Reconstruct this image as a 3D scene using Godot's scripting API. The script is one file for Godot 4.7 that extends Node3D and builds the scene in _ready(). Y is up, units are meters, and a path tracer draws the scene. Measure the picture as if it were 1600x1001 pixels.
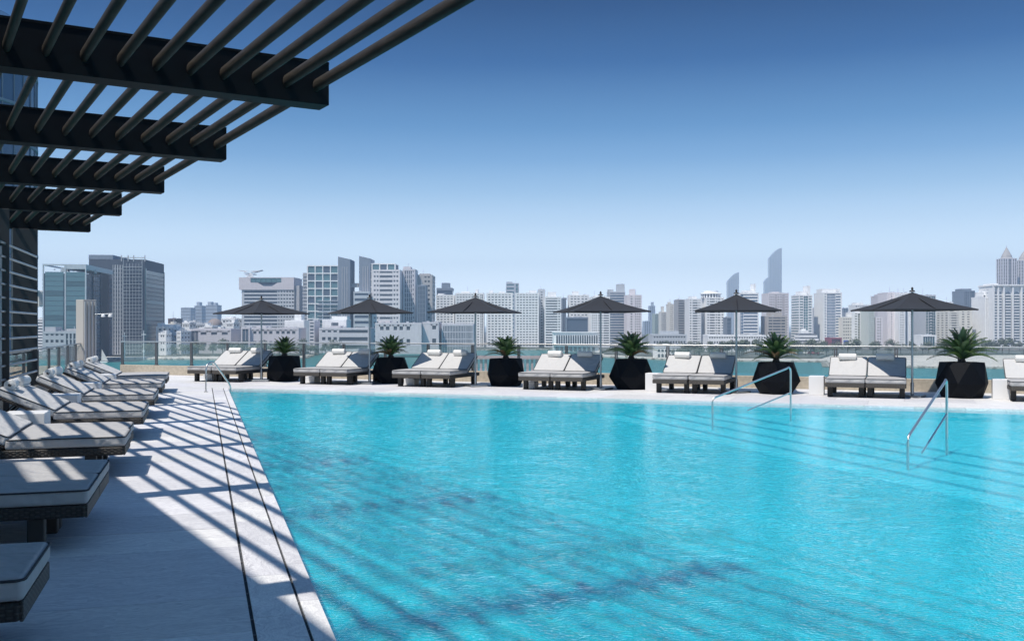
extends Node3D
# A rooftop pool with loungers and parasols, a pergola on the left, a city across the water.
# Plan directions (x right, second number metres ahead of the viewer):
const TL := Vector2(-0.298, 0.954)   # along the pool's left edge
const WL := Vector2(0.954, 0.298)    # across it, towards the pool
const UF := Vector2(0.931, -0.365)   # along the pool's far edge
const VF := Vector2(0.365, 0.931)    # across it, away from the pool
const SP := Vector2(-0.517, 0.856)   # along the pergola slats
const BP := Vector2(0.856, 0.517)    # along the pergola beams
const SEA := -18.0
const GROUND := -16.0
var rng := RandomNumberGenerator.new()
var M := {}
var taken := {}

# ---------------------------------------------------------------- mesh building
class MB:
	var v := PackedVector3Array()
	var n := PackedVector3Array()
	var t := PackedVector2Array()
	func tri(a: Vector3, b: Vector3, c: Vector3, na: Vector3, nb: Vector3, nc: Vector3, ta := Vector2.ZERO, tb := Vector2.ZERO, tc := Vector2.ZERO) -> void:
		if (b - a).cross(c - a).dot(na + nb + nc) > 0.0:
			v.append_array([a, c, b]); n.append_array([na, nc, nb]); t.append_array([ta, tc, tb])
		else:
			v.append_array([a, b, c]); n.append_array([na, nb, nc]); t.append_array([ta, tb, tc])
	func ftri(a: Vector3, b: Vector3, c: Vector3, out: Vector3) -> void:
		var k := (b - a).cross(c - a).normalized()
		if k.dot(out) < 0.0: k = -k
		tri(a, b, c, k, k, k)
	func quad(a: Vector3, b: Vector3, c: Vector3, d: Vector3, out: Vector3) -> void:
		ftri(a, b, c, out); ftri(a, c, d, out)
	func box(c: Vector3, s: Vector3, B := Basis.IDENTITY) -> void:
		var h := s * 0.5
		var p := []
		for i in 8:
			p.append(c + B * Vector3(h.x * (1 if i & 1 else -1), h.y * (1 if i & 2 else -1), h.z * (1 if i & 4 else -1)))
		quad(p[0], p[2], p[6], p[4], -B.x); quad(p[1], p[3], p[7], p[5], B.x)
		quad(p[0], p[1], p[5], p[4], -B.y); quad(p[2], p[3], p[7], p[6], B.y)
		quad(p[0], p[1], p[3], p[2], -B.z); quad(p[4], p[5], p[7], p[6], B.z)
	# a box with rounded edges of radius r
	func rbox(c: Vector3, s: Vector3, r: float, B := Basis.IDENTITY, k := 3, bulge := 0.0) -> void:
		var h := s * 0.5
		var e := Vector3(maxf(h.x - r, 0), maxf(h.y - r, 0), maxf(h.z - r, 0))
		var ax := [Vector3.RIGHT, Vector3.UP, Vector3.BACK]
		for a in 3:
			for sg in [-1.0, 1.0]:
				var N: Vector3 = ax[a] * sg
				var U: Vector3 = ax[(a + 1) % 3]
				var W: Vector3 = ax[(a + 2) % 3]
				var hu := h.dot(U); var hw := h.dot(W); var hn := absf(h.dot(N))
				var cu := []; var cw := []
				for i in k + 1: cu.append(-hu + r * i / k)
				if bulge != 0.0:
					for i in range(1, 4): cu.append(lerpf(-hu + r, hu - r, i / 4.0))
				for i in k + 1: cu.append(hu - r + r * i / k)
				for i in k + 1: cw.append(-hw + r * i / k)
				if bulge != 0.0:
					for i in range(1, 4): cw.append(lerpf(-hw + r, hw - r, i / 4.0))
				for i in k + 1: cw.append(hw - r + r * i / k)
				var P := []; var Q := []
				for i in cu.size():
					for j in cw.size():
						var q: Vector3 = U * cu[i] + W * cw[j] + N * hn
						var inn := q.clamp(-e, e)
						var d := (q - inn).normalized()
						var pt := inn + d * r
						if bulge != 0.0:
							var fu := 1.0 - pow(cu[i] / hu, 2.0); var fw := 1.0 - pow(cw[j] / hw, 2.0)
							if a == 1 and sg > 0: pt.y += bulge * sqrt(maxf(fu * fw, 0.0))
						P.append(c + B * pt); Q.append((B * d).normalized())
				var m := cw.size()
				for i in cu.size() - 1:
					for j in m - 1:
						var o := i * m + j
						tri(P[o], P[o + 1], P[o + m + 1], Q[o], Q[o + 1], Q[o + m + 1])
						tri(P[o], P[o + m + 1], P[o + m], Q[o], Q[o + m + 1], Q[o + m])
	func tube(pts: Array, r: float, seg := 8, caps := true, r2 := -1.0, squash := 1.0, closed := false) -> void:
		var rings := []
		var nn := []
		var up := Vector3.UP
		for i in pts.size():
			var a: Vector3 = pts[(i - 1 + pts.size()) % pts.size()] if closed else pts[maxi(i - 1, 0)]
			var b: Vector3 = pts[(i + 1) % pts.size()] if closed else pts[mini(i + 1, pts.size() - 1)]
			var d := (b - a).normalized()
			var x := d.cross(up)
			if x.length() < 0.05: x = d.cross(Vector3.RIGHT)
			x = x.normalized()
			var y := x.cross(d).normalized()
			var rr := r if r2 < 0 else lerpf(r, r2, float(i) / (pts.size() - 1))
			var R := []; var N := []
			for k in seg + 1:
				var an := TAU * k / seg
				var q := x * cos(an) + y * sin(an)
				R.append(pts[i] + x * cos(an) * rr + y * sin(an) * rr * squash); N.append(q)
			rings.append(R); nn.append(N)
		var m := pts.size() if closed else pts.size() - 1
		for i in m:
			var j := (i + 1) % pts.size()
			for k in seg:
				tri(rings[i][k], rings[i][k + 1], rings[j][k + 1], nn[i][k], nn[i][k + 1], nn[j][k + 1])
				tri(rings[i][k], rings[j][k + 1], rings[j][k], nn[i][k], nn[j][k + 1], nn[j][k])
		if caps and not closed:
			for e in [0, pts.size() - 1]:
				var d2: Vector3 = (pts[1] - pts[0]) if e == 0 else (pts[e - 1] - pts[e])
				for k in seg: ftri(pts[e], rings[e][k], rings[e][k + 1], -d2)
	# profile of (radius, height) turned about y
	func lathe(c: Vector3, prof: Array, seg := 16, flat := false, turn := 0.0) -> void:
		for i in prof.size() - 1:
			var a: Vector2 = prof[i]; var b: Vector2 = prof[i + 1]
			var e := (b - a)
			for k in seg:
				var a0 := TAU * k / seg + turn; var a1 := TAU * (k + 1) / seg + turn
				var d0 := Vector3(cos(a0), 0, sin(a0)); var d1 := Vector3(cos(a1), 0, sin(a1))
				var dm := (d0 + d1).normalized()
				var n0 := (d0 * e.y - Vector3.UP * e.x).normalized(); var n1 := (d1 * e.y - Vector3.UP * e.x).normalized()
				var nm := (dm * e.y - Vector3.UP * e.x).normalized()
				if flat: n0 = nm; n1 = nm
				var p := [c + d0 * a.x + Vector3.UP * a.y, c + d1 * a.x + Vector3.UP * a.y, c + d1 * b.x + Vector3.UP * b.y, c + d0 * b.x + Vector3.UP * b.y]
				if a.x > 0.0: tri(p[0], p[1], p[2], n0, n1, n1)
				if b.x > 0.0: tri(p[0], p[2], p[3], n0, n1, n0)
	# a flat outline in plan (x, ahead) between two heights
	func slab(poly: PackedVector2Array, y0: float, y1: float, sides := true) -> void:
		var ix := Geometry2D.triangulate_polygon(poly)
		for i in range(0, ix.size(), 3):
			var a := poly[ix[i]]; var b := poly[ix[i + 1]]; var c := poly[ix[i + 2]]
			ftri(Vector3(a.x, y1, -a.y), Vector3(b.x, y1, -b.y), Vector3(c.x, y1, -c.y), Vector3.UP)
			if sides: ftri(Vector3(a.x, y0, -a.y), Vector3(b.x, y0, -b.y), Vector3(c.x, y0, -c.y), Vector3.DOWN)
		if not sides: return
		var mid := Vector2.ZERO
		var cw := Geometry2D.is_polygon_clockwise(poly)
		for i in poly.size():
			var a := poly[i]; var b := poly[(i + 1) % poly.size()]
			var e := b - a
			var o := Vector2(e.y, -e.x) * (-1.0 if cw else 1.0)
			quad(Vector3(a.x, y0, -a.y), Vector3(b.x, y0, -b.y), Vector3(b.x, y1, -b.y), Vector3(a.x, y1, -a.y), Vector3(o.x, 0, -o.y))
	# an outline in the x-y plane pushed from z0 to z1
	func extrude(poly: PackedVector2Array, z0: float, z1: float) -> void:
		var ix := Geometry2D.triangulate_polygon(poly)
		for i in range(0, ix.size(), 3):
			var a := poly[ix[i]]; var b := poly[ix[i + 1]]; var c := poly[ix[i + 2]]
			ftri(Vector3(a.x, a.y, z1), Vector3(b.x, b.y, z1), Vector3(c.x, c.y, z1), Vector3.BACK)
			ftri(Vector3(a.x, a.y, z0), Vector3(b.x, b.y, z0), Vector3(c.x, c.y, z0), Vector3.FORWARD)
		var cw := Geometry2D.is_polygon_clockwise(poly)
		for i in poly.size():
			var a := poly[i]; var b := poly[(i + 1) % poly.size()]
			var e := b - a
			var o := Vector2(e.y, -e.x) * (-1.0 if cw else 1.0)
			quad(Vector3(a.x, a.y, z0), Vector3(b.x, b.y, z0), Vector3(b.x, b.y, z1), Vector3(a.x, a.y, z1), Vector3(o.x, o.y, 0))
	func mesh() -> ArrayMesh:
		var a := []
		a.resize(Mesh.ARRAY_MAX)
		a[Mesh.ARRAY_VERTEX] = v; a[Mesh.ARRAY_NORMAL] = n; a[Mesh.ARRAY_TEX_UV] = t
		var m := ArrayMesh.new()
		m.add_surface_from_arrays(Mesh.PRIMITIVE_TRIANGLES, a)
		return m

# ---------------------------------------------------------------- scene helpers
func numbered(called: String) -> String:
	var k: int = taken.get(called, 0)
	taken[called] = k + 1
	return called if k == 0 else "%s_%03d" % [called, k]

func thing(called: String, label: String, category: String, at := Vector3.ZERO, turn := 0.0, group := "") -> Node3D:
	var o := Node3D.new()
	o.name = numbered(called)
	add_child(o)
	o.position = at
	o.rotation.y = turn
	tag(o, label, category, group)
	return o

func tag(o: Node3D, label: String, category: String, group := "") -> void:
	o.set_meta("label", label)
	o.set_meta("category", category)
	if group: o.set_meta("group", group)

func part(called: String, mesh: Mesh, mat: Material, parent: Node3D, at := Vector3.ZERO, stuff := false) -> MeshInstance3D:
	var o := MeshInstance3D.new()
	var k := 0
	var nm := called
	while parent.has_node(nm):
		k += 1
		nm = "%s_%03d" % [called, k]
	o.name = nm
	o.mesh = mesh
	o.material_override = mat
	parent.add_child(o)
	o.position = at
	if stuff: o.set_meta("kind", "stuff")
	return o

func single(called: String, mesh: Mesh, mat: Material, label: String, category: String, at := Vector3.ZERO, turn := 0.0, group := "") -> MeshInstance3D:
	var o := MeshInstance3D.new()
	o.name = numbered(called)
	o.mesh = mesh
	o.material_override = mat
	add_child(o)
	o.position = at
	o.rotation.y = turn
	tag(o, label, category, group)
	return o

func struct(called: String, mesh: Mesh, mat: Material) -> MeshInstance3D:
	var o := MeshInstance3D.new()
	o.name = numbered(called)
	if mesh: o.mesh = mesh
	o.material_override = mat
	add_child(o)
	o.set_meta("kind", "structure")
	o.set_meta("label", called.replace("_", " "))
	return o

func dup(root: Node3D, label: String, at: Vector3, turn: float, called: String) -> Node3D:
	var r: Node3D = root.duplicate()
	r.name = numbered(called)
	add_child(r)
	r.position = at
	r.rotation.y = turn
	r.set_meta("label", label)
	return r

func far(u: float, v: float, y := 0.0) -> Vector3:
	var p := UF * u + VF * v
	return Vector3(p.x, y, -p.y)
func lef(t: float, w: float, y := 0.0) -> Vector3:
	var p := TL * t + WL * w
	return Vector3(p.x, y, -p.y)
func per(s: float, b: float, y := 0.0) -> Vector3:
	var p := SP * s + BP * b
	return Vector3(p.x, y, -p.y)
func yaw(d: Vector2) -> float:   # the turn that lays local x along a plan direction
	return atan2(d.y, d.x)

# ---------------------------------------------------------------- materials
func mat(col: Color, rough := 0.8, metal := 0.0, spec := 0.5) -> StandardMaterial3D:
	var m := StandardMaterial3D.new()
	m.albedo_color = col
	m.roughness = rough
	m.metallic = metal
	m.metallic_specular = spec
	return m
func lin(r: float, g: float, b: float) -> Color:
	return Color(r, g, b).linear_to_srgb()

func noise_tex(sd: int, freq: float, lo: float, hi: float, size := 512, oct := 4, kind := FastNoiseLite.TYPE_SIMPLEX_SMOOTH) -> NoiseTexture2D:
	var n := FastNoiseLite.new()
	n.seed = sd
	n.frequency = freq
	n.noise_type = kind
	n.fractal_octaves = oct
	var t := NoiseTexture2D.new()
	t.width = size; t.height = size
	t.seamless = true
	t.noise = n
	var g := Gradient.new()
	g.set_color(0, Color(lo, lo, lo)); g.set_color(1, Color(hi, hi, hi))
	t.color_ramp = g
	return t

# stone with fine veins running along x
func stone_image(sd: int, base: Color, amount: float) -> ImageTexture:
	var n := FastNoiseLite.new(); n.seed = sd; n.frequency = 0.02; n.fractal_octaves = 5
	var n2 := FastNoiseLite.new(); n2.seed = sd + 7; n2.frequency = 0.011; n2.fractal_octaves = 3
	var n3 := FastNoiseLite.new(); n3.seed = sd + 13; n3.frequency = 0.16; n3.fractal_octaves = 2
	var im := Image.create(512, 512, false, Image.FORMAT_RGB8)
	for y in 512:
		for x in 512:
			var wob := n2.get_noise_2d(x * 0.7, y) * 34.0
			var k := n.get_noise_2d(x * 0.35, (y + wob) * 4.0)
			var vein := n.get_noise_2d(x * 0.5 + 900.0, (y + wob) * 9.0)
			var d := 1.0 + amount * (k * 0.8 + n3.get_noise_2d(x * 0.4, y * 1.6) * 0.5) - amount * 2.0 * maxf(0.0, vein - 0.28)
			im.set_pixel(x, y, Color(base.r * d, base.g * d, base.b * (d * 0.9 + 0.1)))
	return ImageTexture.create_from_image(im)

func weave_images() -> Array:
	var a := Image.create(64, 64, false, Image.FORMAT_RGB8)
	var h := Image.create(64, 64, false, Image.FORMAT_RGB8)
	for y in 64:
		for x in 64:
			var cx := x / 16; var cy := y / 8
			var over := (cx + cy) % 2 == 0
			var fx := absf((x % 16) / 16.0 - 0.5) * 2.0
			var fy := absf((y % 8) / 8.0 - 0.5) * 2.0
			var e := (1.0 - pow(fy, 3.0)) * (0.45 + 0.55 * (1.0 - fx * fx)) if over else (1.0 - pow(fx, 3.0)) * 0.45
			h.set_pixel(x, y, Color(e, e, e))
			var c := 0.45 + 0.55 * e
			a.set_pixel(x, y, Color(c, c * 0.98, c * 0.96))
	return [ImageTexture.create_from_image(a), ImageTexture.create_from_image(h)]

func make_materials() -> void:
	for i in 4:
		var s := mat(Color.WHITE, 0.55, 0.0, 0.4)
		s.albedo_texture = stone_image(20 + i, Color(0.85 - 0.014 * (i % 2), 0.845 - 0.014 * (i % 2), 0.84), 0.13)
		s.uv1_triplanar = true
		s.uv1_scale = Vector3(0.55, 0.55, 0.55)
		M["deck%d" % i] = s
		for j in 3:
			var c: StandardMaterial3D = s.duplicate()
			c.uv1_offset = Vector3(0.23 * j + 0.37 * i, 0.1 * j, 0.31 * j + 0.11 * i)
			var g := 0.945 + 0.027 * j
			c.albedo_color = Color(g, g, g)
			M["deck%d_%d" % [i, j]] = c
	M.joint = mat(lin(0.16, 0.16, 0.165), 0.9)
	M.slot = mat(lin(0.045, 0.05, 0.057), 0.9)
	M.curb = mat(lin(0.50, 0.44, 0.35), 0.8)
	M.curb.albedo_texture = noise_tex(5, 0.03, 0.86, 1.0)
	M.curb.uv1_triplanar = true
	M.curb.uv1_scale = Vector3(0.5, 0.5, 0.5)
	M.beam = mat(lin(0.006, 0.0075, 0.0095), 0.6, 0.0, 0.2)
	M.slat = mat(lin(0.055, 0.047, 0.038), 0.6, 0.0, 0.3)
	M.slat.albedo_texture = noise_tex(9, 0.02, 0.55, 1.0)
	M.slat.uv1_triplanar = true
	M.slat.uv1_scale = Vector3(3.0, 3.0, 0.25)
	M.column = mat(lin(0.022, 0.025, 0.029), 0.6)
	M.steel = mat(Color(0.82, 0.81, 0.80), 0.36, 1.0)
	M.brushed = mat(Color(0.62, 0.64, 0.66), 0.38, 1.0)
	M.post = mat(Color(0.46, 0.46, 0.47), 0.45, 0.6)
	M.glass = mat(Color(0.50, 0.64, 0.63, 0.13), 0.03)
	M.glass.transparency = BaseMaterial3D.TRANSPARENCY_ALPHA
	var wv := weave_images()
	for c in [["wicker", 0.045, 0.040, 0.036], ["wickerlight", 0.10, 0.092, 0.084]]:
		var w := mat(lin(c[1], c[2], c[3]), 0.6)
		w.albedo_texture = wv[0]
		w.heightmap_enabled = true
		w.heightmap_texture = wv[1]
		w.heightmap_scale = 0.5
		w.uv1_triplanar = true
		w.uv1_scale = Vector3(7, 7, 7)
		M[c[0]] = w
	M.leg = mat(lin(0.016, 0.014, 0.013), 0.55)
	M.cushion = mat(lin(0.50, 0.495, 0.49), 0.95)
	M.cushion.heightmap_enabled = true
	M.cushion.heightmap_texture = noise_tex(31, 0.012, 0.0, 1.0, 256, 3)
	M.cushion.heightmap_scale = 2.0
	M.cushion.uv1_triplanar = true
	M.cushion.uv1_scale = Vector3(1.4, 1.4, 1.4)
	M.cushion.rim_enabled = true
	M.cushion.rim = 0.3
	M.cushionseat = mat(lin(0.39, 0.385, 0.385), 0.95)
	M.cushionseat.heightmap_enabled = true
	M.cushionseat.heightmap_texture = M.cushion.heightmap_texture
	M.cushionseat.heightmap_scale = 2.4
	M.cushionseat.uv1_triplanar = true
	M.cushionseat.uv1_scale = Vector3(1.1, 1.1, 1.1)
	M.piping = mat(lin(0.025, 0.028, 0.035), 0.8)
	M.towel = mat(lin(0.78, 0.77, 0.75), 1.0)
	M.towel.heightmap_enabled = true
	M.towel.heightmap_texture = noise_tex(41, 0.09, 0.0, 1.0, 256, 3)
	M.towel.heightmap_scale = 0.7
	M.towel.uv1_triplanar = true
	M.towel.uv1_scale = Vector3(4, 4, 4)
	M.canvas = mat(lin(0.018, 0.020, 0.026), 0.9)
	M.canvas.rim_enabled = true
	M.canvas.rim = 0.25
	M.planter = mat(lin(0.0055, 0.007, 0.011), 0.6, 0.0, 0.22)
	M.planter.albedo_texture = noise_tex(52, 0.03, 0.55, 1.0)
	M.planter.uv1_triplanar = true
	M.planter.uv1_scale = Vector3(1.3, 1.3, 1.3)
	M.frond3 = mat(lin(0.13, 0.09, 0.04), 0.7)
	M.soil = mat(lin(0.04, 0.035, 0.03), 1.0)
	for i in 3:
		var c: Color = [lin(0.052, 0.112, 0.038), lin(0.10, 0.17, 0.045), lin(0.03, 0.07, 0.03)][i]
		M["frond%d" % i] = mat(c, 0.42)
		M["frond%d" % i].backlight_enabled = true
		M["frond%d" % i].backlight = Color(0.28, 0.36, 0.14)
	M.trunk = mat(lin(0.045, 0.036, 0.028), 1.0)
	M.whitecube = mat(lin(0.72, 0.72, 0.72), 0.45)
	# water
	M.water = mat(Color(0.0, 0.74, 0.88, 0.16), 0.03)
	M.water.transparency = BaseMaterial3D.TRANSPARENCY_ALPHA
	M.water.metallic_specular = 0.47
	M.water.heightmap_enabled = true
	M.water.heightmap_texture = noise_tex(77, 0.016, 0.0, 1.0, 1024, 4)
	M.water.heightmap_scale = 0.9
	M.water.uv1_triplanar = true
	M.water.uv1_world_triplanar = true
	M.water.uv1_scale = Vector3(1.25, 1.25, 1.25)
	M.pool = mat(lin(0.012, 0.66, 0.76), 0.8)
	M.pool.albedo_texture = noise_tex(78, 0.025, 0.88, 1.0, 512, 4)
	M.pool.uv1_triplanar = true
	M.pool.uv1_world_triplanar = true
	M.pool.uv1_scale = Vector3(0.5, 0.5, 0.5)
	M.poolstep = mat(lin(0.035, 0.64, 0.74), 0.8)
	M.poolnose = mat(lin(0.02, 0.50, 0.60), 0.8)
	M.sea = mat(lin(0.022, 0.19, 0.195), 0.3, 0.0, 0.35)
	M.sea.heightmap_enabled = true
	M.sea.heightmap_texture = noise_tex(79, 0.02, 0.0, 1.0, 512, 4)
	M.sea.heightmap_scale = 30.0
	M.sea.uv1_triplanar = true
	M.sea.uv1_world_triplanar = true
	M.sea.uv1_scale = Vector3(0.04, 0.04, 0.04)
	M.sand = mat(lin(0.76, 0.73, 0.67), 1.0)
	M.sand.albedo_texture = noise_tex(80, 0.01, 0.8, 1.0)
	M.sand.uv1_triplanar = true
	M.sand.uv1_world_triplanar = true
	M.sand.uv1_scale = Vector3(0.012, 0.012, 0.012)
	M.land = mat(lin(0.24, 0.24, 0.22), 1.0)
	M.land.albedo_texture = noise_tex(81, 0.02, 0.55, 1.0)
	M.land.uv1_triplanar = true
	M.land.uv1_world_triplanar = true
	M.land.uv1_scale = Vector3(0.006, 0.006, 0.006)
	M.rock = mat(lin(0.22, 0.21, 0.19), 1.0)
	M.tree0 = mat(lin(0.10, 0.125, 0.09), 0.8)
	M.tree1 = mat(lin(0.13, 0.15, 0.115), 0.8)
	M.concrete = mat(lin(0.6, 0.42, 0.41), 0.9)
	# far buildings
	var wt := noise_tex(6, 0.03, 0.93, 1.0)
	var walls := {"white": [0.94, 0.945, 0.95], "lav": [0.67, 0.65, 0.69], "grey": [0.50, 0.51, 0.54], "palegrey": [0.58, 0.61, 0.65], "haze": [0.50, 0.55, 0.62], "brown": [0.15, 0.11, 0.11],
		"beige": [0.52, 0.50, 0.50], "pinkgrey": [0.70, 0.66, 0.69], "pinkwhite": [0.84, 0.79, 0.81], "cream": [0.82, 0.79, 0.72], "taupe": [0.50, 0.46, 0.43], "stone": [0.46, 0.46, 0.47],
		"sage": [0.46, 0.54, 0.48], "palegreen": [0.64, 0.69, 0.65], "slatewall": [0.24, 0.28, 0.35], "darkslate": [0.085, 0.10, 0.135], "red": [0.33, 0.10, 0.14], "teal": [0.10, 0.20, 0.24]}
	var k := 0
	for w in walls:
		var c: Array = walls[w]
		var m := mat(lin(c[0], c[1], c[2]), 0.85)
		m.albedo_texture = wt
		m.uv1_triplanar = true
		m.uv1_scale = Vector3(0.03, 0.012, 0.03)
		M["w_" + w] = m
		k += 1
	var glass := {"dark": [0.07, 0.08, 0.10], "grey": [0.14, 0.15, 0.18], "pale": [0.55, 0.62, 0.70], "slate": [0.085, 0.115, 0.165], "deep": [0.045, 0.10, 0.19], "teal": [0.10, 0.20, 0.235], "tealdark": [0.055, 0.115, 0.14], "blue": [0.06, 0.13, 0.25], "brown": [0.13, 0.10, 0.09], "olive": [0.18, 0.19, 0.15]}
	for w in glass:
		var c: Array = glass[w]
		M["g_" + w] = mat(lin(c[0], c[1], c[2]), 0.22, 0.0, 0.6)

# ---------------------------------------------------------------- sky, sun, camera
func light_and_camera() -> void:
	var cam := Camera3D.new()
	cam.name = "camera"
	add_child(cam)
	cam.position = Vector3(0, 1.7, 0)
	cam.projection = Camera3D.PROJECTION_FRUSTUM
	cam.near = 0.05
	cam.far = 9000.0
	cam.size = 2.0 * 0.05 * 500.5 / 1555.0
	cam.frustum_offset = Vector2(0, 0.05 * 9.5 / 1555.0)
	cam.current = true
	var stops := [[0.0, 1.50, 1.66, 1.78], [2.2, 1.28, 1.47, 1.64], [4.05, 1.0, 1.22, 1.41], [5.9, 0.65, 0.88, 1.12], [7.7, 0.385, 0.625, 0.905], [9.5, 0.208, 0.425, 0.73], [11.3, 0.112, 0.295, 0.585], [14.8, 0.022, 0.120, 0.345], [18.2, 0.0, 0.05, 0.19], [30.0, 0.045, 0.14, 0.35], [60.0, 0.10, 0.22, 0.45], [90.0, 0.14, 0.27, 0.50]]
	var hz := FastNoiseLite.new()
	hz.seed = 8
	hz.frequency = 0.02
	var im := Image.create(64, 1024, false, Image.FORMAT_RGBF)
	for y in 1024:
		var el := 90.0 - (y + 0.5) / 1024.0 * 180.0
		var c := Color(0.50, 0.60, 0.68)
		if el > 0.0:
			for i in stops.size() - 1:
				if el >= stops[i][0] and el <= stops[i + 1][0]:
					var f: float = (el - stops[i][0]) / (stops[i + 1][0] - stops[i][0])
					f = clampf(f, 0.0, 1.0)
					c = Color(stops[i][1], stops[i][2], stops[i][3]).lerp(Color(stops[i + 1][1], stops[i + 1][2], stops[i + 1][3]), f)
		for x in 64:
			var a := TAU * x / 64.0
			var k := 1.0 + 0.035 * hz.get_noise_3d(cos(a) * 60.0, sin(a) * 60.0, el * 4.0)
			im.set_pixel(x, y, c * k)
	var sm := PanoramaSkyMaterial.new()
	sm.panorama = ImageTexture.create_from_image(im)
	var sky := Sky.new()
	sky.sky_material = sm
	var env := Environment.new()
	env.background_mode = Environment.BG_SKY
	env.sky = sky
	env.background_energy_multiplier = 1.0
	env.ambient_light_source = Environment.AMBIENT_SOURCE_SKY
	env.tonemap_mode = Environment.TONE_MAPPER_LINEAR
	env.tonemap_exposure = 1.08
	env.sdfgi_enabled = true
	env.ssao_enabled = true
	env.ssil_enabled = true
	env.fog_enabled = true
	env.fog_density = 0.00030
	env.fog_light_color = Color(0.74, 0.87, 1.0)
	var we := WorldEnvironment.new()
	we.name = "environment"
	we.environment = env
	add_child(we)
	var sun := DirectionalLight3D.new()
	sun.name = "sun"
	sun.light_energy = 1.55
	sun.light_color = Color(1.0, 0.975, 0.94)
	sun.light_angular_distance = 0.65
	sun.shadow_enabled = true
	add_child(sun)
	sun.look_at_from_position(Vector3.ZERO, Vector3(0.371, -1.0, -0.391), Vector3.UP)

# ---------------------------------------------------------------- deck and pool
func clip_far(poly: PackedVector2Array, vmin: float, vmax: float) -> PackedVector2Array:
	var strip := PackedVector2Array([UF * -60.0 + VF * vmin, UF * 60.0 + VF * vmin, UF * 60.0 + VF * vmax, UF * -60.0 + VF * vmax])
	var r := Geometry2D.intersect_polygons(poly, strip)
	return r[0] if r.size() > 0 else PackedVector2Array()

func tl_poly(t0: float, t1: float, w0: float, w1: float) -> PackedVector2Array:
	return PackedVector2Array([TL * t0 + WL * w0, TL * t0 + WL * w1, TL * t1 + WL * w1, TL * t1 + WL * w0])
func uv_poly(u0: float, u1: float, v0: float, v1: float) -> PackedVector2Array:
	return PackedVector2Array([UF * u0 + VF * v0, UF * u1 + VF * v0, UF * u1 + VF * v1, UF * u0 + VF * v1])

func laid(parent: Node3D, called: String, poly: PackedVector2Array, dir: Vector2, mt: Material, y0: float, y1: float, stuff := false) -> void:
	# a slab in its own axes, x along dir, so that the grain follows it
	if poly.size() < 3: return
	var c := Vector2.ZERO
	for p in poly: c += p
	c /= poly.size()
	var loc := PackedVector2Array()
	for p in poly: loc.append(Vector2((p - c).dot(dir), (p - c).dot(Vector2(-dir.y, dir.x))))
	var mb := MB.new()
	mb.slab(loc, y0, y1)
	var o := part(called, mb.mesh(), mt, parent, Vector3(c.x, 0, -c.y), stuff)
	o.rotation.y = yaw(dir)

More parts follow.
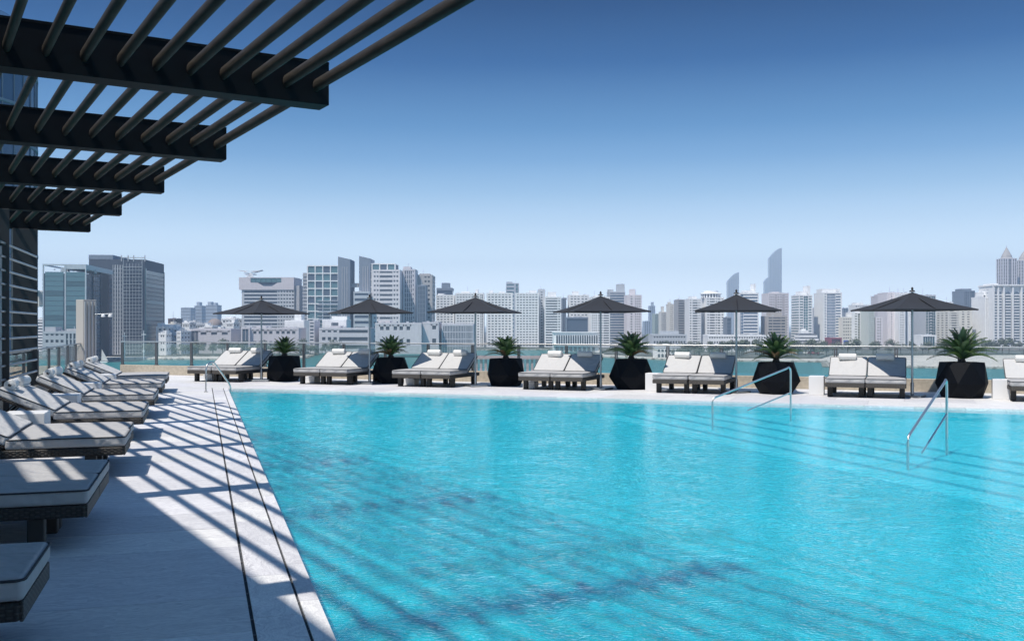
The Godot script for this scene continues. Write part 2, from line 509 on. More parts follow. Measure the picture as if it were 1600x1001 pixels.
func deck_and_pool() -> void:
	var mb := MB.new()
	mb.slab(tl_poly(-6, 40, -4.0, 0.60), -0.30, -0.022)
	var slab := struct("deck", mb.mesh(), M.joint)
	mb = MB.new()
	mb.slab(uv_poly(-26.5, 24, 22.9, 28.6), -0.32, -0.026)
	var slab2 := struct("far_deck", mb.mesh(), M.joint)
	# stone slabs on the left deck, grain across the walk
	var count := 0
	for i in 60:
		var t0 := -4.0 + i * 0.75
		for j in 3:
			var w1 := 0.273 - j * 1.5
			var w0 := maxf(w1 - 1.5, -3.75)
			var p := clip_far(tl_poly(t0 + 0.002, t0 + 0.748, w0 + 0.002, w1 - 0.002), -20.0, 22.75)
			var y := rng.randf_range(-0.001, 0.001)
			laid(slab, "stone_slab", p, WL, M["deck%d_%d" % [rng.randi() % 4, rng.randi() % 3]], -0.02, y)
	# two slot drains with the coping slabs between and beyond them
	for i in 33:
		var t0 := -4.0 + i * 1.0
		var t1 := t0 + 0.996
		laid(slab, "coping_slab", clip_far(tl_poly(t0, t1, 0.292, 0.566), -20.0, 22.75), TL, M["deck%d_%d" % [rng.randi() % 4, rng.randi() % 3]], -0.02, 0.0)
		laid(slab, "edge_slab", clip_far(tl_poly(t0 + 0.3, t1 + 0.3, 0.585, 0.70), -20.0, 22.75), TL, M["deck%d_%d" % [rng.randi() % 4, rng.randi() % 3]], -0.10, -0.003)
	mb = MB.new()
	for w in [0.2825, 0.575]:
		var q := clip_far(tl_poly(-4.0, 33.0, w - 0.0175, w + 0.0175), -20.0, 22.7)
		mb.slab(q, -0.0215, -0.017)
	part("slot_drain", mb.mesh(), M.slot, slab)
	mb = MB.new()
	for w in [0.2825, 0.575]:
		for i in 160:
			var t := -3.9 + i * 0.3
			var p: Vector2 = TL * t + WL * w
			if p.dot(VF) < 22.6:
				mb.box(Vector3(p.x, -0.0125, -p.y), Vector3(0.034, 0.008, 0.012), Basis(Vector3.UP, yaw(WL)))
	part("drain_spacer", mb.mesh(), M.joint, slab, Vector3.ZERO, true)
	# stone slabs along the far deck
	for i in 34:
		for j in 4:
			var u0 := -26.2 + i * 1.5 + (0.75 if j % 2 else 0.0)
			var v0 := 22.95 + j * 1.3
			laid(slab2, "stone_slab", uv_poly(u0 + 0.002, u0 + 1.498, v0 + 0.002, minf(v0 + 1.298, 28.1)), UF, M["deck%d_%d" % [rng.randi() % 4, rng.randi() % 3]], -0.02, rng.randf_range(-0.001, 0.001))
	for i in 50:
		var u0 := -25.75 + i
		var y0 := -0.10 if u0 > -17.8 else -0.02
		laid(slab2, "coping_slab", uv_poly(u0, u0 + 0.996, 22.75, 22.946), UF, M["deck%d_%d" % [rng.randi() % 4, rng.randi() % 3]], y0, 0.002)
	# the pool: a tiled basin with broad steps on the right
	var n1 := FastNoiseLite.new(); n1.seed = 3; n1.frequency = 1.0; n1.fractal_octaves = 3
	var n2 := FastNoiseLite.new(); n2.seed = 4; n2.frequency = 1.0; n2.fractal_octaves = 2
	var swell := func(p: Vector2) -> float:
		var q := p + Vector2(n2.get_noise_2d(p.x * 0.5, p.y * 0.5), n2.get_noise_2d(p.x * 0.5 + 40.0, p.y * 0.5)) * 0.8
		return n1.get_noise_2d(q.x * 1.1, q.y * 1.5) * 0.005 + n1.get_noise_2d(q.x * 4.8 + 70.0, q.y * 5.8) * 0.0032
	var tf := func(w: float) -> float: return (22.75 - 0.6257 * w) / 0.7794
	var grid := func(w0: float, w1: float, nw: int, nt: int, y: float, hfun: Callable, flat := 1.0) -> ArrayMesh:
		var a := MB.new()
		var P := PackedVector3Array(); var N := PackedVector3Array()
		for i in nw + 1:
			var w: float = lerpf(w0, w1, float(i) / nw)
			var te: float = tf.call(w)
			for j in nt + 1:
				var t: float = lerpf(-4.0, te, float(j) / nt)
				var p: Vector2 = TL * t + WL * w
				var h: float = hfun.call(p)
				var e := 0.02
				var hx: float = (hfun.call(p + Vector2(e, 0)) - h) / e
				var hz: float = (hfun.call(p + Vector2(0, e)) - h) / e
				P.append(Vector3(p.x, y + h, -p.y)); N.append(Vector3(-hx * flat, 1, hz * flat).normalized())
		var ix := PackedInt32Array()
		for i in nw:
			for j in nt:
				var o := i * (nt + 1) + j
				ix.append_array([o, o + 1, o + nt + 2, o, o + nt + 2, o + nt + 1])
		if (P[ix[1]] - P[ix[0]]).cross(P[ix[2]] - P[ix[0]]).y > 0:
			for k in range(0, ix.size(), 3):
				var x := ix[k + 1]; ix[k + 1] = ix[k + 2]; ix[k + 2] = x
		var arr := []
		arr.resize(Mesh.ARRAY_MAX)
		arr[Mesh.ARRAY_VERTEX] = P; arr[Mesh.ARRAY_NORMAL] = N; arr[Mesh.ARRAY_INDEX] = ix
		var m := ArrayMesh.new()
		m.add_surface_from_arrays(Mesh.PRIMITIVE_TRIANGLES, arr)
		return m
	var ripple := func(p: Vector2) -> float:  # floor relief added to break up cast shadows as refraction would
		var q := p + Vector2(n2.get_noise_2d(p.x, p.y), n2.get_noise_2d(p.x + 40.0, p.y)) * 0.3
		return n1.get_noise_2d(q.x * 3.3 + 30.0, q.y * 4.6) * 0.08
	var wavelet := func(p: Vector2) -> float:
		return n1.get_noise_2d(p.x * 2.6 + 11.0, p.y * 3.6) * 0.05
	var basin := struct("pool_basin", grid.call(0.70, 8.9, 200, 600, -0.44, ripple, 0.3), M.pool)
	mb = MB.new()
	for e in [[lef(-4, 0.69), lef(tf.call(0.69), 0.69)], [lef(tf.call(0.69), 0.69), lef(tf.call(19.0), 19.0)], [lef(tf.call(19.0), 19.0), lef(-4, 19.0)], [lef(-4, 19.0), lef(-4, 0.69)]]:
		var d: Vector3 = e[1] - e[0]
		mb.box((e[0] + e[1]) * 0.5 + Vector3(0, -0.35, 0), Vector3(d.length() + 0.02, 0.5, 0.02), Basis(Vector3.UP, atan2(-d.z, d.x)))
	part("pool_wall", mb.mesh(), M.pool, basin)
	var ws := [8.9, 9.5, 10.1, 10.7, 11.3, 19.0]
	for i in 5:
		mb = MB.new()
		var y := -0.44 + 0.034 * (i + 1)
		mb.slab(PackedVector2Array([TL * -4.0 + WL * ws[i], TL * -4.0 + WL * ws[i + 1], TL * float(tf.call(ws[i + 1])) + WL * ws[i + 1], TL * float(tf.call(ws[i])) + WL * ws[i]]), -0.6, y)
		part("pool_step", mb.mesh(), M.poolstep, basin)
		mb = MB.new()
		mb.slab(PackedVector2Array([TL * -4.0 + WL * (ws[i] - 0.004), TL * -4.0 + WL * (ws[i] + 0.03), TL * float(tf.call(ws[i] + 0.03)) + WL * (ws[i] + 0.03), TL * float(tf.call(ws[i])) + WL * (ws[i] - 0.004)]), y - 0.03, y + 0.004)
		part("step_nosing", mb.mesh(), M.poolnose, basin)
	# added faint layers standing in for refraction, to blur slat shadows on the floor
	var body := struct("pool_blur_layers", null, null)
	var al := [0.16, 0.227, 0.38]
	for k in 3:
		var wm := mat(Color(lin(0.012, 0.72, 0.81), al[k]), 0.9, 0.0, 0.0)
		wm.transparency = BaseMaterial3D.TRANSPARENCY_ALPHA
		part("cloudy_layer", grid.call(0.70, 8.9, 90, 260, -0.318 - 0.040 * k, wavelet), wm, body)
	struct("pool_water", grid.call(0.695, 19.0, 330, 520, -0.035, swell), M.water)

# ---------------------------------------------------------------- loungers
func piping_loop(sx: float, sz: float, y: float, r: float) -> Array:
	var pts := []
	for c in [[1, 1], [-1, 1], [-1, -1], [1, -1]]:
		for k in 4:
			var base: float = {"11": 0.0, "-11": PI / 2, "-1-1": PI, "1-1": 3 * PI / 2}["%d%d" % [c[0], c[1]]]
			var a := base + PI / 2 * k / 3.0
			pts.append(Vector3(c[0] * (sx / 2 - r) + cos(a) * r, y, c[1] * (sz / 2 - r) + sin(a) * r))
	return pts

func make_lounger(ang: float, called: String) -> Node3D:
	var o := thing(called, "", "sun lounger")
	var mb := MB.new()
	mb.rbox(Vector3(0, 0.30, 0), Vector3(0.91, 0.095, 2.06), 0.02, Basis.IDENTITY, 2)
	part("frame", mb.mesh(), M.wicker, o)
	mb = MB.new()
	mb.rbox(Vector3(0, 0.30, 1.035), Vector3(0.885, 0.10, 0.02), 0.008, Basis.IDENTITY, 2)
	part("foot_rail", mb.mesh(), M.wickerlight, o)
	mb = MB.new()
	mb.rbox(Vector3(0, 0.128, 0), Vector3(0.12, 0.256, 0.12), 0.012, Basis.IDENTITY, 2)
	var lm := mb.mesh()
	for x in [-0.36, 0.36]:
		for z in [-0.80, 0.68]: part("leg", lm, M.leg, o, Vector3(x, 0, z))
	mb = MB.new()
	mb.rbox(Vector3(0, 0.408, 0.43), Vector3(0.905, 0.115, 1.24), 0.035, Basis.IDENTITY, 4, 0.018)
	var seat := part("seat_cushion", mb.mesh(), M.cushionseat, o)
	mb = MB.new()
	mb.tube(piping_loop(0.90, 1.24, 0.456, 0.05), 0.0075, 6, false, -1.0, 1.0, true)
	part("piping", mb.mesh(), M.piping, seat, Vector3(0, 0, 0.43))
	var B := Basis(Vector3.RIGHT, ang)   # local -z becomes the slope upwards
	mb = MB.new()
	mb.rbox(Vector3(0, 0.02, -0.42), Vector3(0.885, 0.04, 0.84), 0.012, Basis.IDENTITY, 2)
	var bf := part("back_frame", mb.mesh(), M.wicker, o, Vector3(0, 0.352, -0.205))
	bf.basis = B
	mb = MB.new()
	mb.rbox(Vector3(0, 0.098, -0.42), Vector3(0.90, 0.11, 0.84), 0.035, Basis.IDENTITY, 4, 0.016)
	var bc := part("back_cushion", mb.mesh(), M.cushion, o, Vector3(0, 0.352, -0.205))
	bc.basis = B
	mb = MB.new()
	mb.tube(piping_loop(0.895, 0.84, 0.146, 0.05), 0.0075, 6, false, -1.0, 1.0, true)
	part("piping", mb.mesh(), M.piping, bc, Vector3(0, 0, -0.42))
	var top := Vector3(0, 0.352, -0.205) + B * Vector3(0, 0.0, -0.55)
	mb = MB.new()
	mb.tube([top, Vector3(0, 0.33, top.z - 0.28)], 0.012, 6)
	var pm := mb.mesh()
	for x in [-0.3, 0.3]: part("backrest_prop", pm, M.leg, o, Vector3(x, 0, 0))
	return o

func make_towel() -> ArrayMesh:
	var mb := MB.new()
	var prof := []
	for k in 9:
		var a := PI * k / 8.0
		prof.append(Vector2(0.075 - 0.012 * (1 - sin(a)) if k not in [0, 8] else 0.0, 0.0))
	# the roll: a spiral sheet seen at its ends, wound four times
	var turns := 3.2
	var steps := 64
	var inner := []; var outer := []
	for k in steps + 1:
		var a := TAU * turns * k / steps
		var r := 0.014 + 0.058 * k / steps
		inner.append(Vector2(cos(a), sin(a) * 0.92) * r); outer.append(Vector2(cos(a), sin(a) * 0.92) * (r + 0.0165))
	for k in steps:
		for sg in [-1.0, 1.0]:
			var bulge := 0.012 * (1.0 - float(k) / steps)
			var x: float = sg * (0.21 + bulge)
			mb.quad(Vector3(x, inner[k].y, inner[k].x), Vector3(x, inner[k + 1].y, inner[k + 1].x), Vector3(x - sg * 0.004, outer[k + 1].y, outer[k + 1].x), Vector3(x - sg * 0.004, outer[k].y, outer[k].x), Vector3(sg, 0, 0))
		var n0 := Vector3(0, outer[k].y, outer[k].x).normalized(); var n1 := Vector3(0, outer[k + 1].y, outer[k + 1].x).normalized()
		var xs := [-0.206, -0.195, 0.195, 0.206]
		for q in 3:
			var s0 := 0.965 if q == 0 else 1.0
			var s1 := 0.965 if q == 2 else 1.0
			var a := Vector3(xs[q], outer[k].y * s0, outer[k].x * s0); var b := Vector3(xs[q], outer[k + 1].y * s0, outer[k + 1].x * s0)
			var c := Vector3(xs[q + 1], outer[k + 1].y * s1, outer[k + 1].x * s1); var d := Vector3(xs[q + 1], outer[k].y * s1, outer[k].x * s1)
			mb.tri(a, b, c, n0, n1, n1); mb.tri(a, c, d, n0, n1, n0)
	mb.box(Vector3(0, -0.068, 0.035), Vector3(0.405, 0.014, 0.09))
	return mb.mesh()

func towel_at(ang: float) -> Vector3:   # where a towel roll lies on a lounger's backrest
	return Vector3(0, 0.352, -0.205) + Basis(Vector3.RIGHT, ang) * Vector3(0, 0.225, -0.74)

func loungers() -> void:
	var tm := make_towel()
	var ords := ["first", "second", "third", "fourth", "fifth", "sixth", "seventh"]
	var A := deg_to_rad(32.0)
	var proto := make_lounger(A, "sun_lounger")
	var first := true
	# far row: pairs between parasols and planters
	var us := [-20.60, -16.74, -13.46, -9.63, -5.94, -1.72, 2.28]
	for i in 7:
		for s in 2:
			var at := far(us[i] + 0.455 + s * 0.918 + rng.randf_range(-0.003, 0.003), 26.02 + rng.randf_range(-0.015, 0.015))
			var turn := yaw(UF) + rng.randf_range(-0.005, 0.005)
			var side: String = ["left", "right"][s]
			var lab := "grey cushioned dark lounger, %s of the %s far pair from the left" % [side, ords[i]]
			if i == 6: lab = "grey cushioned dark lounger cut by the right picture edge, %s of its pair" % side
			if i == 6 and s == 1: continue
			if first:
				proto.position = at; proto.rotation.y = turn; proto.set_meta("label", lab); first = false
			else: dup(proto, lab, at, turn, "sun_lounger")
			var tp := Basis(Vector3.UP, turn) * (towel_at(A) + Vector3(rng.randf_range(-0.05, 0.05), 0, 0))
			var where := "white rolled towel on the %s lounger of the %s far pair from the left" % [side, ords[i]]
			if i == 6: where = "white rolled towel on the backrest of the lounger at the right picture edge"
			single("rolled_towel", tm, M.towel, where, "towel", at + tp, turn + rng.randf_range(-0.16, 0.16), "rolled towels on lounger backrests")
		proto.set_meta("group", "sun loungers around the pool")
	var A2 := deg_to_rad(24.0)
	var p2 := make_lounger(A2, "reclined_lounger")
	p2.set_meta("group", "sun loungers around the pool")
	first = true
	var ts := [[5.36, 1], [9.08, 2], [12.92, 2], [16.62, 2], [20.3, 2], [24.05, 2], [27.75, 2]]
	var names := ["nearest, fully shaded at lower left", "in second left group, half shaded", "in third left group from the front", "in fourth left group from the front", "in fifth left group from the front", "in sixth left group from the front", "in farthest left group"]
	for i in 7:
		for s in ts[i][1]:
			var t: float = ts[i][0] + (0.0 if ts[i][1] == 1 else (-0.457 + 0.914 * s)) + rng.randf_range(-0.003, 0.003)
			if ts[i][1] == 1: t += 0.46
			var at := lef(t, -1.88 + rng.randf_range(-0.012, 0.012))
			var turn := yaw(TL) + rng.randf_range(-0.004, 0.004)
			var side: String = ["near", "far"][s]
			var lab := "pale cushioned lounger %s, %s side" % [names[i], side]
			if first:
				p2.position = at; p2.rotation.y = turn; p2.set_meta("label", lab); first = false
			else: dup(p2, lab, at, turn, "reclined_lounger")
			var tp := Basis(Vector3.UP, turn) * (towel_at(A2) + Vector3(rng.randf_range(-0.05, 0.05), 0, 0))
			if i >= 2: single("rolled_towel", tm, M.towel, "white rolled towel on the %s side lounger %s" % [side, names[i]], "towel", at + tp, turn + rng.randf_range(-0.16, 0.16), "rolled towels on lounger backrests")
	# white cube tables
	var cb := MB.new()
	cb.rbox(Vector3(0, 0.235, 0), Vector3(0.36, 0.47, 0.36), 0.012, Basis.IDENTITY, 2)
	var cm := cb.mesh()
	var cubes := [[-20.55, 25.95, "under the first far lounger pair from the left"], [-16.79, 25.95, "under the second far lounger pair from the left"], [-13.42, 25.95, "under the third far lounger pair from the left"], [-9.66, 25.8, "under the fourth far lounger pair, showing between its legs"], [-6.14, 25.95, "at the left of the fifth far lounger pair"], [-1.98, 25.94, "standing free left of the sixth far lounger pair"], [2.16, 25.94, "standing free left of the lounger at the right picture edge"]]
	for c in cubes:
		if c[2].begins_with("under"):
			var small := MB.new()
			small.rbox(Vector3(0, 0.095, 0), Vector3(0.34, 0.19, 0.34), 0.01, Basis.IDENTITY, 2)
			single("cube_table", small.mesh(), M.whitecube, "low white cube " + c[2], "side table", far(c[0] + 0.1, c[1]), yaw(UF), "white cube side tables")
		else:
			single("cube_table", cm, M.whitecube, "white cube side table " + c[2], "side table", far(c[0], c[1]), yaw(UF), "white cube side tables")
	cb = MB.new()
	cb.rbox(Vector3(0, 0.275, 0), Vector3(0.52, 0.55, 0.52), 0.012, Basis.IDENTITY, 2)
	cm = cb.mesh()
	var lc := [[14.76, "nearest of the left row, between the second and third pairs"], [18.45, "second from the camera in the left row gaps"], [22.15, "third from the camera in the left row gaps"], [25.9, "farthest in the left row gaps"]]
	for c in lc:
		single("cube_table", cm, M.whitecube, "white cube side table, " + c[1], "side table", lef(c[0], -2.25), yaw(TL), "white cube side tables")

# ---------------------------------------------------------------- parasols, planters, cycads
func parasols() -> void:
	var R := 1.48
	var rim := 2.11
	var apex := 2.53
	var o := thing("parasol", "", "parasol", Vector3.ZERO, 0.0, "parasols along the far deck")
	for k in 4:
		var mb := MB.new()
		var a0 := TAU * k / 4; var a1 := TAU * (k + 1) / 4
		var n := 10
		var P := func(i: int, j: int) -> Vector3:   # i from apex to rim, j across the panel
			var f := float(i) / n
			var c := Vector3(cos(a0), 0, sin(a0)).lerp(Vector3(cos(a1), 0, sin(a1)), float(j) / n) * R * f
			var mid := 1.0 - pow(absf(2.0 * j / n - 1.0), 2.0)
			c.y = lerpf(apex, rim, f) - 0.05 * sin(PI * f) * 0.6 - 0.035 * mid * sin(PI * f * 0.8) + 0.02 * mid * f
			c -= Vector3(c.x, 0, c.z).normalized() * 0.05 * mid * f * f if f > 0 else Vector3.ZERO
			return c
		for i in n:
			for j in n:
				for dy in [0.0, -0.006]:
					var d := Vector3(0, dy, 0)
					var q := [P.call(i, j) + d, P.call(i, j + 1) + d, P.call(i + 1, j + 1) + d, P.call(i + 1, j) + d]
					mb.quad(q[0], q[1], q[2], q[3], Vector3.UP if dy == 0.0 else Vector3.DOWN)
		for j in n:   # the hem
			mb.quad(P.call(n, j), P.call(n, j + 1), P.call(n, j + 1) - Vector3(0, 0.03, 0), P.call(n, j) - Vector3(0, 0.03, 0), P.call(n, j))
		part("canopy_panel", mb.mesh(), M.canvas, o)
	for k in 8:
		var a := TAU * k / 8
		var r := R * (1.0 if k % 2 == 0 else 0.7)
		var mb := MB.new()
		mb.tube([Vector3(0, apex - 0.05, 0), Vector3(cos(a) * r * 0.985, rim - 0.03 + (0.02 if k % 2 else 0.0), sin(a) * r * 0.985)], 0.011, 6)
		mb.tube([Vector3(0, 2.24, 0), Vector3(cos(a) * r * 0.5, lerpf(apex, rim, 0.5) - 0.055, sin(a) * r * 0.5)], 0.008, 6)
		part("rib", mb.mesh(), M.leg, o)
	var mb2 := MB.new()
	mb2.tube([Vector3(0, 0.05, 0), Vector3(0, 2.54, 0)], 0.026, 12)
	part("pole", mb2.mesh(), M.brushed, o)
	mb2 = MB.new()
	mb2.lathe(Vector3.ZERO, [Vector2(0, 2.66), Vector2(0.022, 2.64), Vector2(0.03, 2.61), Vector2(0.016, 2.585), Vector2(0.06, 2.565), Vector2(0.075, 2.54), Vector2(0, 2.54)], 14)
	part("finial", mb2.mesh(), M.leg, o)
	mb2 = MB.new()
	mb2.lathe(Vector3.ZERO, [Vector2(0.05, 2.28), Vector2(0.05, 2.20), Vector2(0.028, 2.19)], 12)
	part("hub", mb2.mesh(), M.leg, o)
	mb2 = MB.new()
	mb2.rbox(Vector3(0, 0.03, 0), Vector3(0.52, 0.05, 0.52), 0.012, Basis.IDENTITY, 2)
	part("base_plate", mb2.mesh(), M.brushed, o)
	mb2 = MB.new()
	mb2.lathe(Vector3.ZERO, [Vector2(0.042, 0.06), Vector2(0.042, 0.34), Vector2(0.027, 0.35)], 12)
	part("base_sleeve", mb2.mesh(), M.brushed, o)
	var us := [-18.51, -14.69, -11.27, -7.58, -3.96, 0.235]
	var turns := [0.09, -0.43, 0.47, -0.56, 0.6, -0.63]
	var labs := ["leftmost dark square parasol, in front of the slab building with rooftop wings", "dark square parasol second from the left, in front of the fin-topped towers", "dark square parasol third from the left, before the white residential row", "dark square parasol fourth from the left, above the dark screen block", "dark square parasol fifth from the left, beside the two curved towers", "rightmost dark square parasol, nearest and largest of the row"]
	for i in 6:
		var at := far(us[i], 25.9)
		if i == 0:
			o.position = at; o.rotation.y = turns[i]; o.set_meta("label", labs[i])
		else: dup(o, labs[i], at, turns[i], "parasol")

func planters() -> void:
	var h := 0.80
	var o := thing("faceted_planter", "", "planter", Vector3.ZERO, 0.0, "black faceted planters")
	# six flat sides below, six above, and a ring of triangles at the widest line
	var mb := MB.new()
	var ring := func(r: float, y: float, off: float, n: int) -> Array:
		var a := []
		for k in n: a.append(Vector3(cos(TAU * (k + off) / n) * r, y, sin(TAU * (k + off) / n) * r))
		return a
	var b0: Array = ring.call(0.43, 0.0, 0.0, 6)
	var b1: Array = ring.call(0.60, 0.33, 0.5, 6)
	var b2: Array = ring.call(0.475, h, 0.0, 6)
	var b3: Array = ring.call(0.42, h, 0.0, 6)
	var b4: Array = ring.call(0.40, h - 0.07, 0.0, 6)
	for k in 6:
		var q := (k + 1) % 6
		mb.ftri(b0[k], b0[q], b1[k], b1[k]); mb.ftri(b0[q], b1[k], b1[q], b0[q])
		mb.ftri(b2[k], b2[q], b1[k], b1[k]); mb.ftri(b2[q], b1[k], b1[q], b2[q])
		mb.quad(b2[k], b2[q], b3[q], b3[k], Vector3.UP)
		mb.quad(b3[k], b3[q], b4[q], b4[k], -b3[k])
		mb.ftri(Vector3.ZERO, b0[k], b0[q], Vector3.DOWN)
	part("shell", mb.mesh(), M.planter, o)
	mb = MB.new()
	for k in 6: mb.ftri(Vector3(0, h - 0.05, 0), b4[k] + Vector3(0, 0.005, 0), b4[(k + 1) % 6] + Vector3(0, 0.005, 0), Vector3.UP)
	part("soil", mb.mesh(), M.soil, o)
	# a cycad: arching fronds, each with two rows of leaflets
	var fr := []
	for vnt in 4:
		mb = MB.new()
		var L := 0.80
		var droop := 0.04 + 0.055 * vnt
		var pts := []
		for k in 15:
			var f := k / 14.0
			pts.append(Vector3(f * L * (1.0 - 0.06 * droop), -droop * f * f * f * 1.2 + 0.03 * sin(PI * f), 0.0))
		mb.tube(pts, 0.009, 5, false, 0.003)
		for k in range(3, 60):
			var f := k / 60.0
			var i := mini(int(f * 14.0), 13)
			var c: Vector3 = pts[i].lerp(pts[i + 1], f * 14.0 - i)
			var len := 0.125 * sin(PI * clampf(0.18 + f * 0.80, 0, 1)) + 0.015
			for s in [-1.0, 1.0]:
				var jit := rng.randf_range(-0.012, 0.012)
				var tip := c + Vector3(len * 0.72, len * 0.30 + jit, s * len * 0.78)
				var m1 := c.lerp(tip, 0.5) + Vector3(0.006, 0.004, -0.004 * s)
				var m2 := c.lerp(tip, 0.5) + Vector3(-0.006, 0.004, 0.004 * s)
				mb.ftri(c + Vector3(0.005, 0, 0), m1, m2, Vector3.UP); mb.ftri(c - Vector3(0.005, 0, 0), c + Vector3(0.005, 0, 0), m2, Vector3.UP); mb.ftri(m1, tip, m2, Vector3.UP)
		fr.append(mb.mesh())
	var us := [-17.94, -14.3, -10.6, -6.87, -2.97, 1.34]
	var vs := [26.3, 26.5, 26.55, 26.45, 25.95, 26.15]
	var sc := [0.98, 0.96, 0.98, 1.02, 1.0, 1.06]
	var names := ["between the first and second lounger pairs from the left", "between the second parasol and the third lounger pair", "right of the third parasol pole", "right of the fourth parasol pole", "right of the fifth parasol, behind the far pool handrail", "rightmost, behind the near pool handrail"]
	for i in 6:
		var at := far(us[i], vs[i])
		var p: Node3D = o
		var lab: String = "black faceted planter " + names[i]
		if i == 0:
			p.position = at; p.rotation.y = 0.2; p.set_meta("label", lab)
		else: p = dup(o, lab, at, [0.2, 0.55, 0.1, 0.42, 0.15, 0.50][i], "faceted_planter")
		p.scale = Vector3.ONE * sc[i]
		var c := thing("cycad", "green cycad in the planter " + names[i], "cycad", at + Vector3(0, (h - 0.06) * sc[i], 0), rng.randf() * TAU, "cycads in planters")
		var big: float = [0.80, 0.86, 0.88, 1.02, 0.98, 1.10][i]
		mb = MB.new()
		mb.lathe(Vector3.ZERO, [Vector2(0.09, 0), Vector2(0.10, 0.06), Vector2(0.075, 0.13), Vector2(0.0, 0.17)], 10, true)
		part("caudex", mb.mesh(), M.trunk, c)
		for k in 44:
			var lvl := k / 44.0
			var ua := k * 2.39996 + rng.randf_range(-0.15, 0.15)
			var el := lerpf(0.26, 1.42, pow(lvl, 0.75)) + rng.randf_range(-0.08, 0.08)
			var f := part("frond", fr[clampi(int((1.0 - lvl) * 4.0), 0, 3)], M["frond%d" % (3 if k < 8 and rng.randf() < 0.3 else 0 if k % 3 else (1 if rng.randf() < 0.6 else 2))], c, Vector3(0, 0.11 + 0.03 * lvl, 0))
			f.basis = Basis(Vector3.UP, ua) * Basis(Vector3.BACK, el) * Basis.from_scale(Vector3.ONE * big * rng.randf_range(0.76, 1.06) * lerpf(1.0, 0.86, lvl))

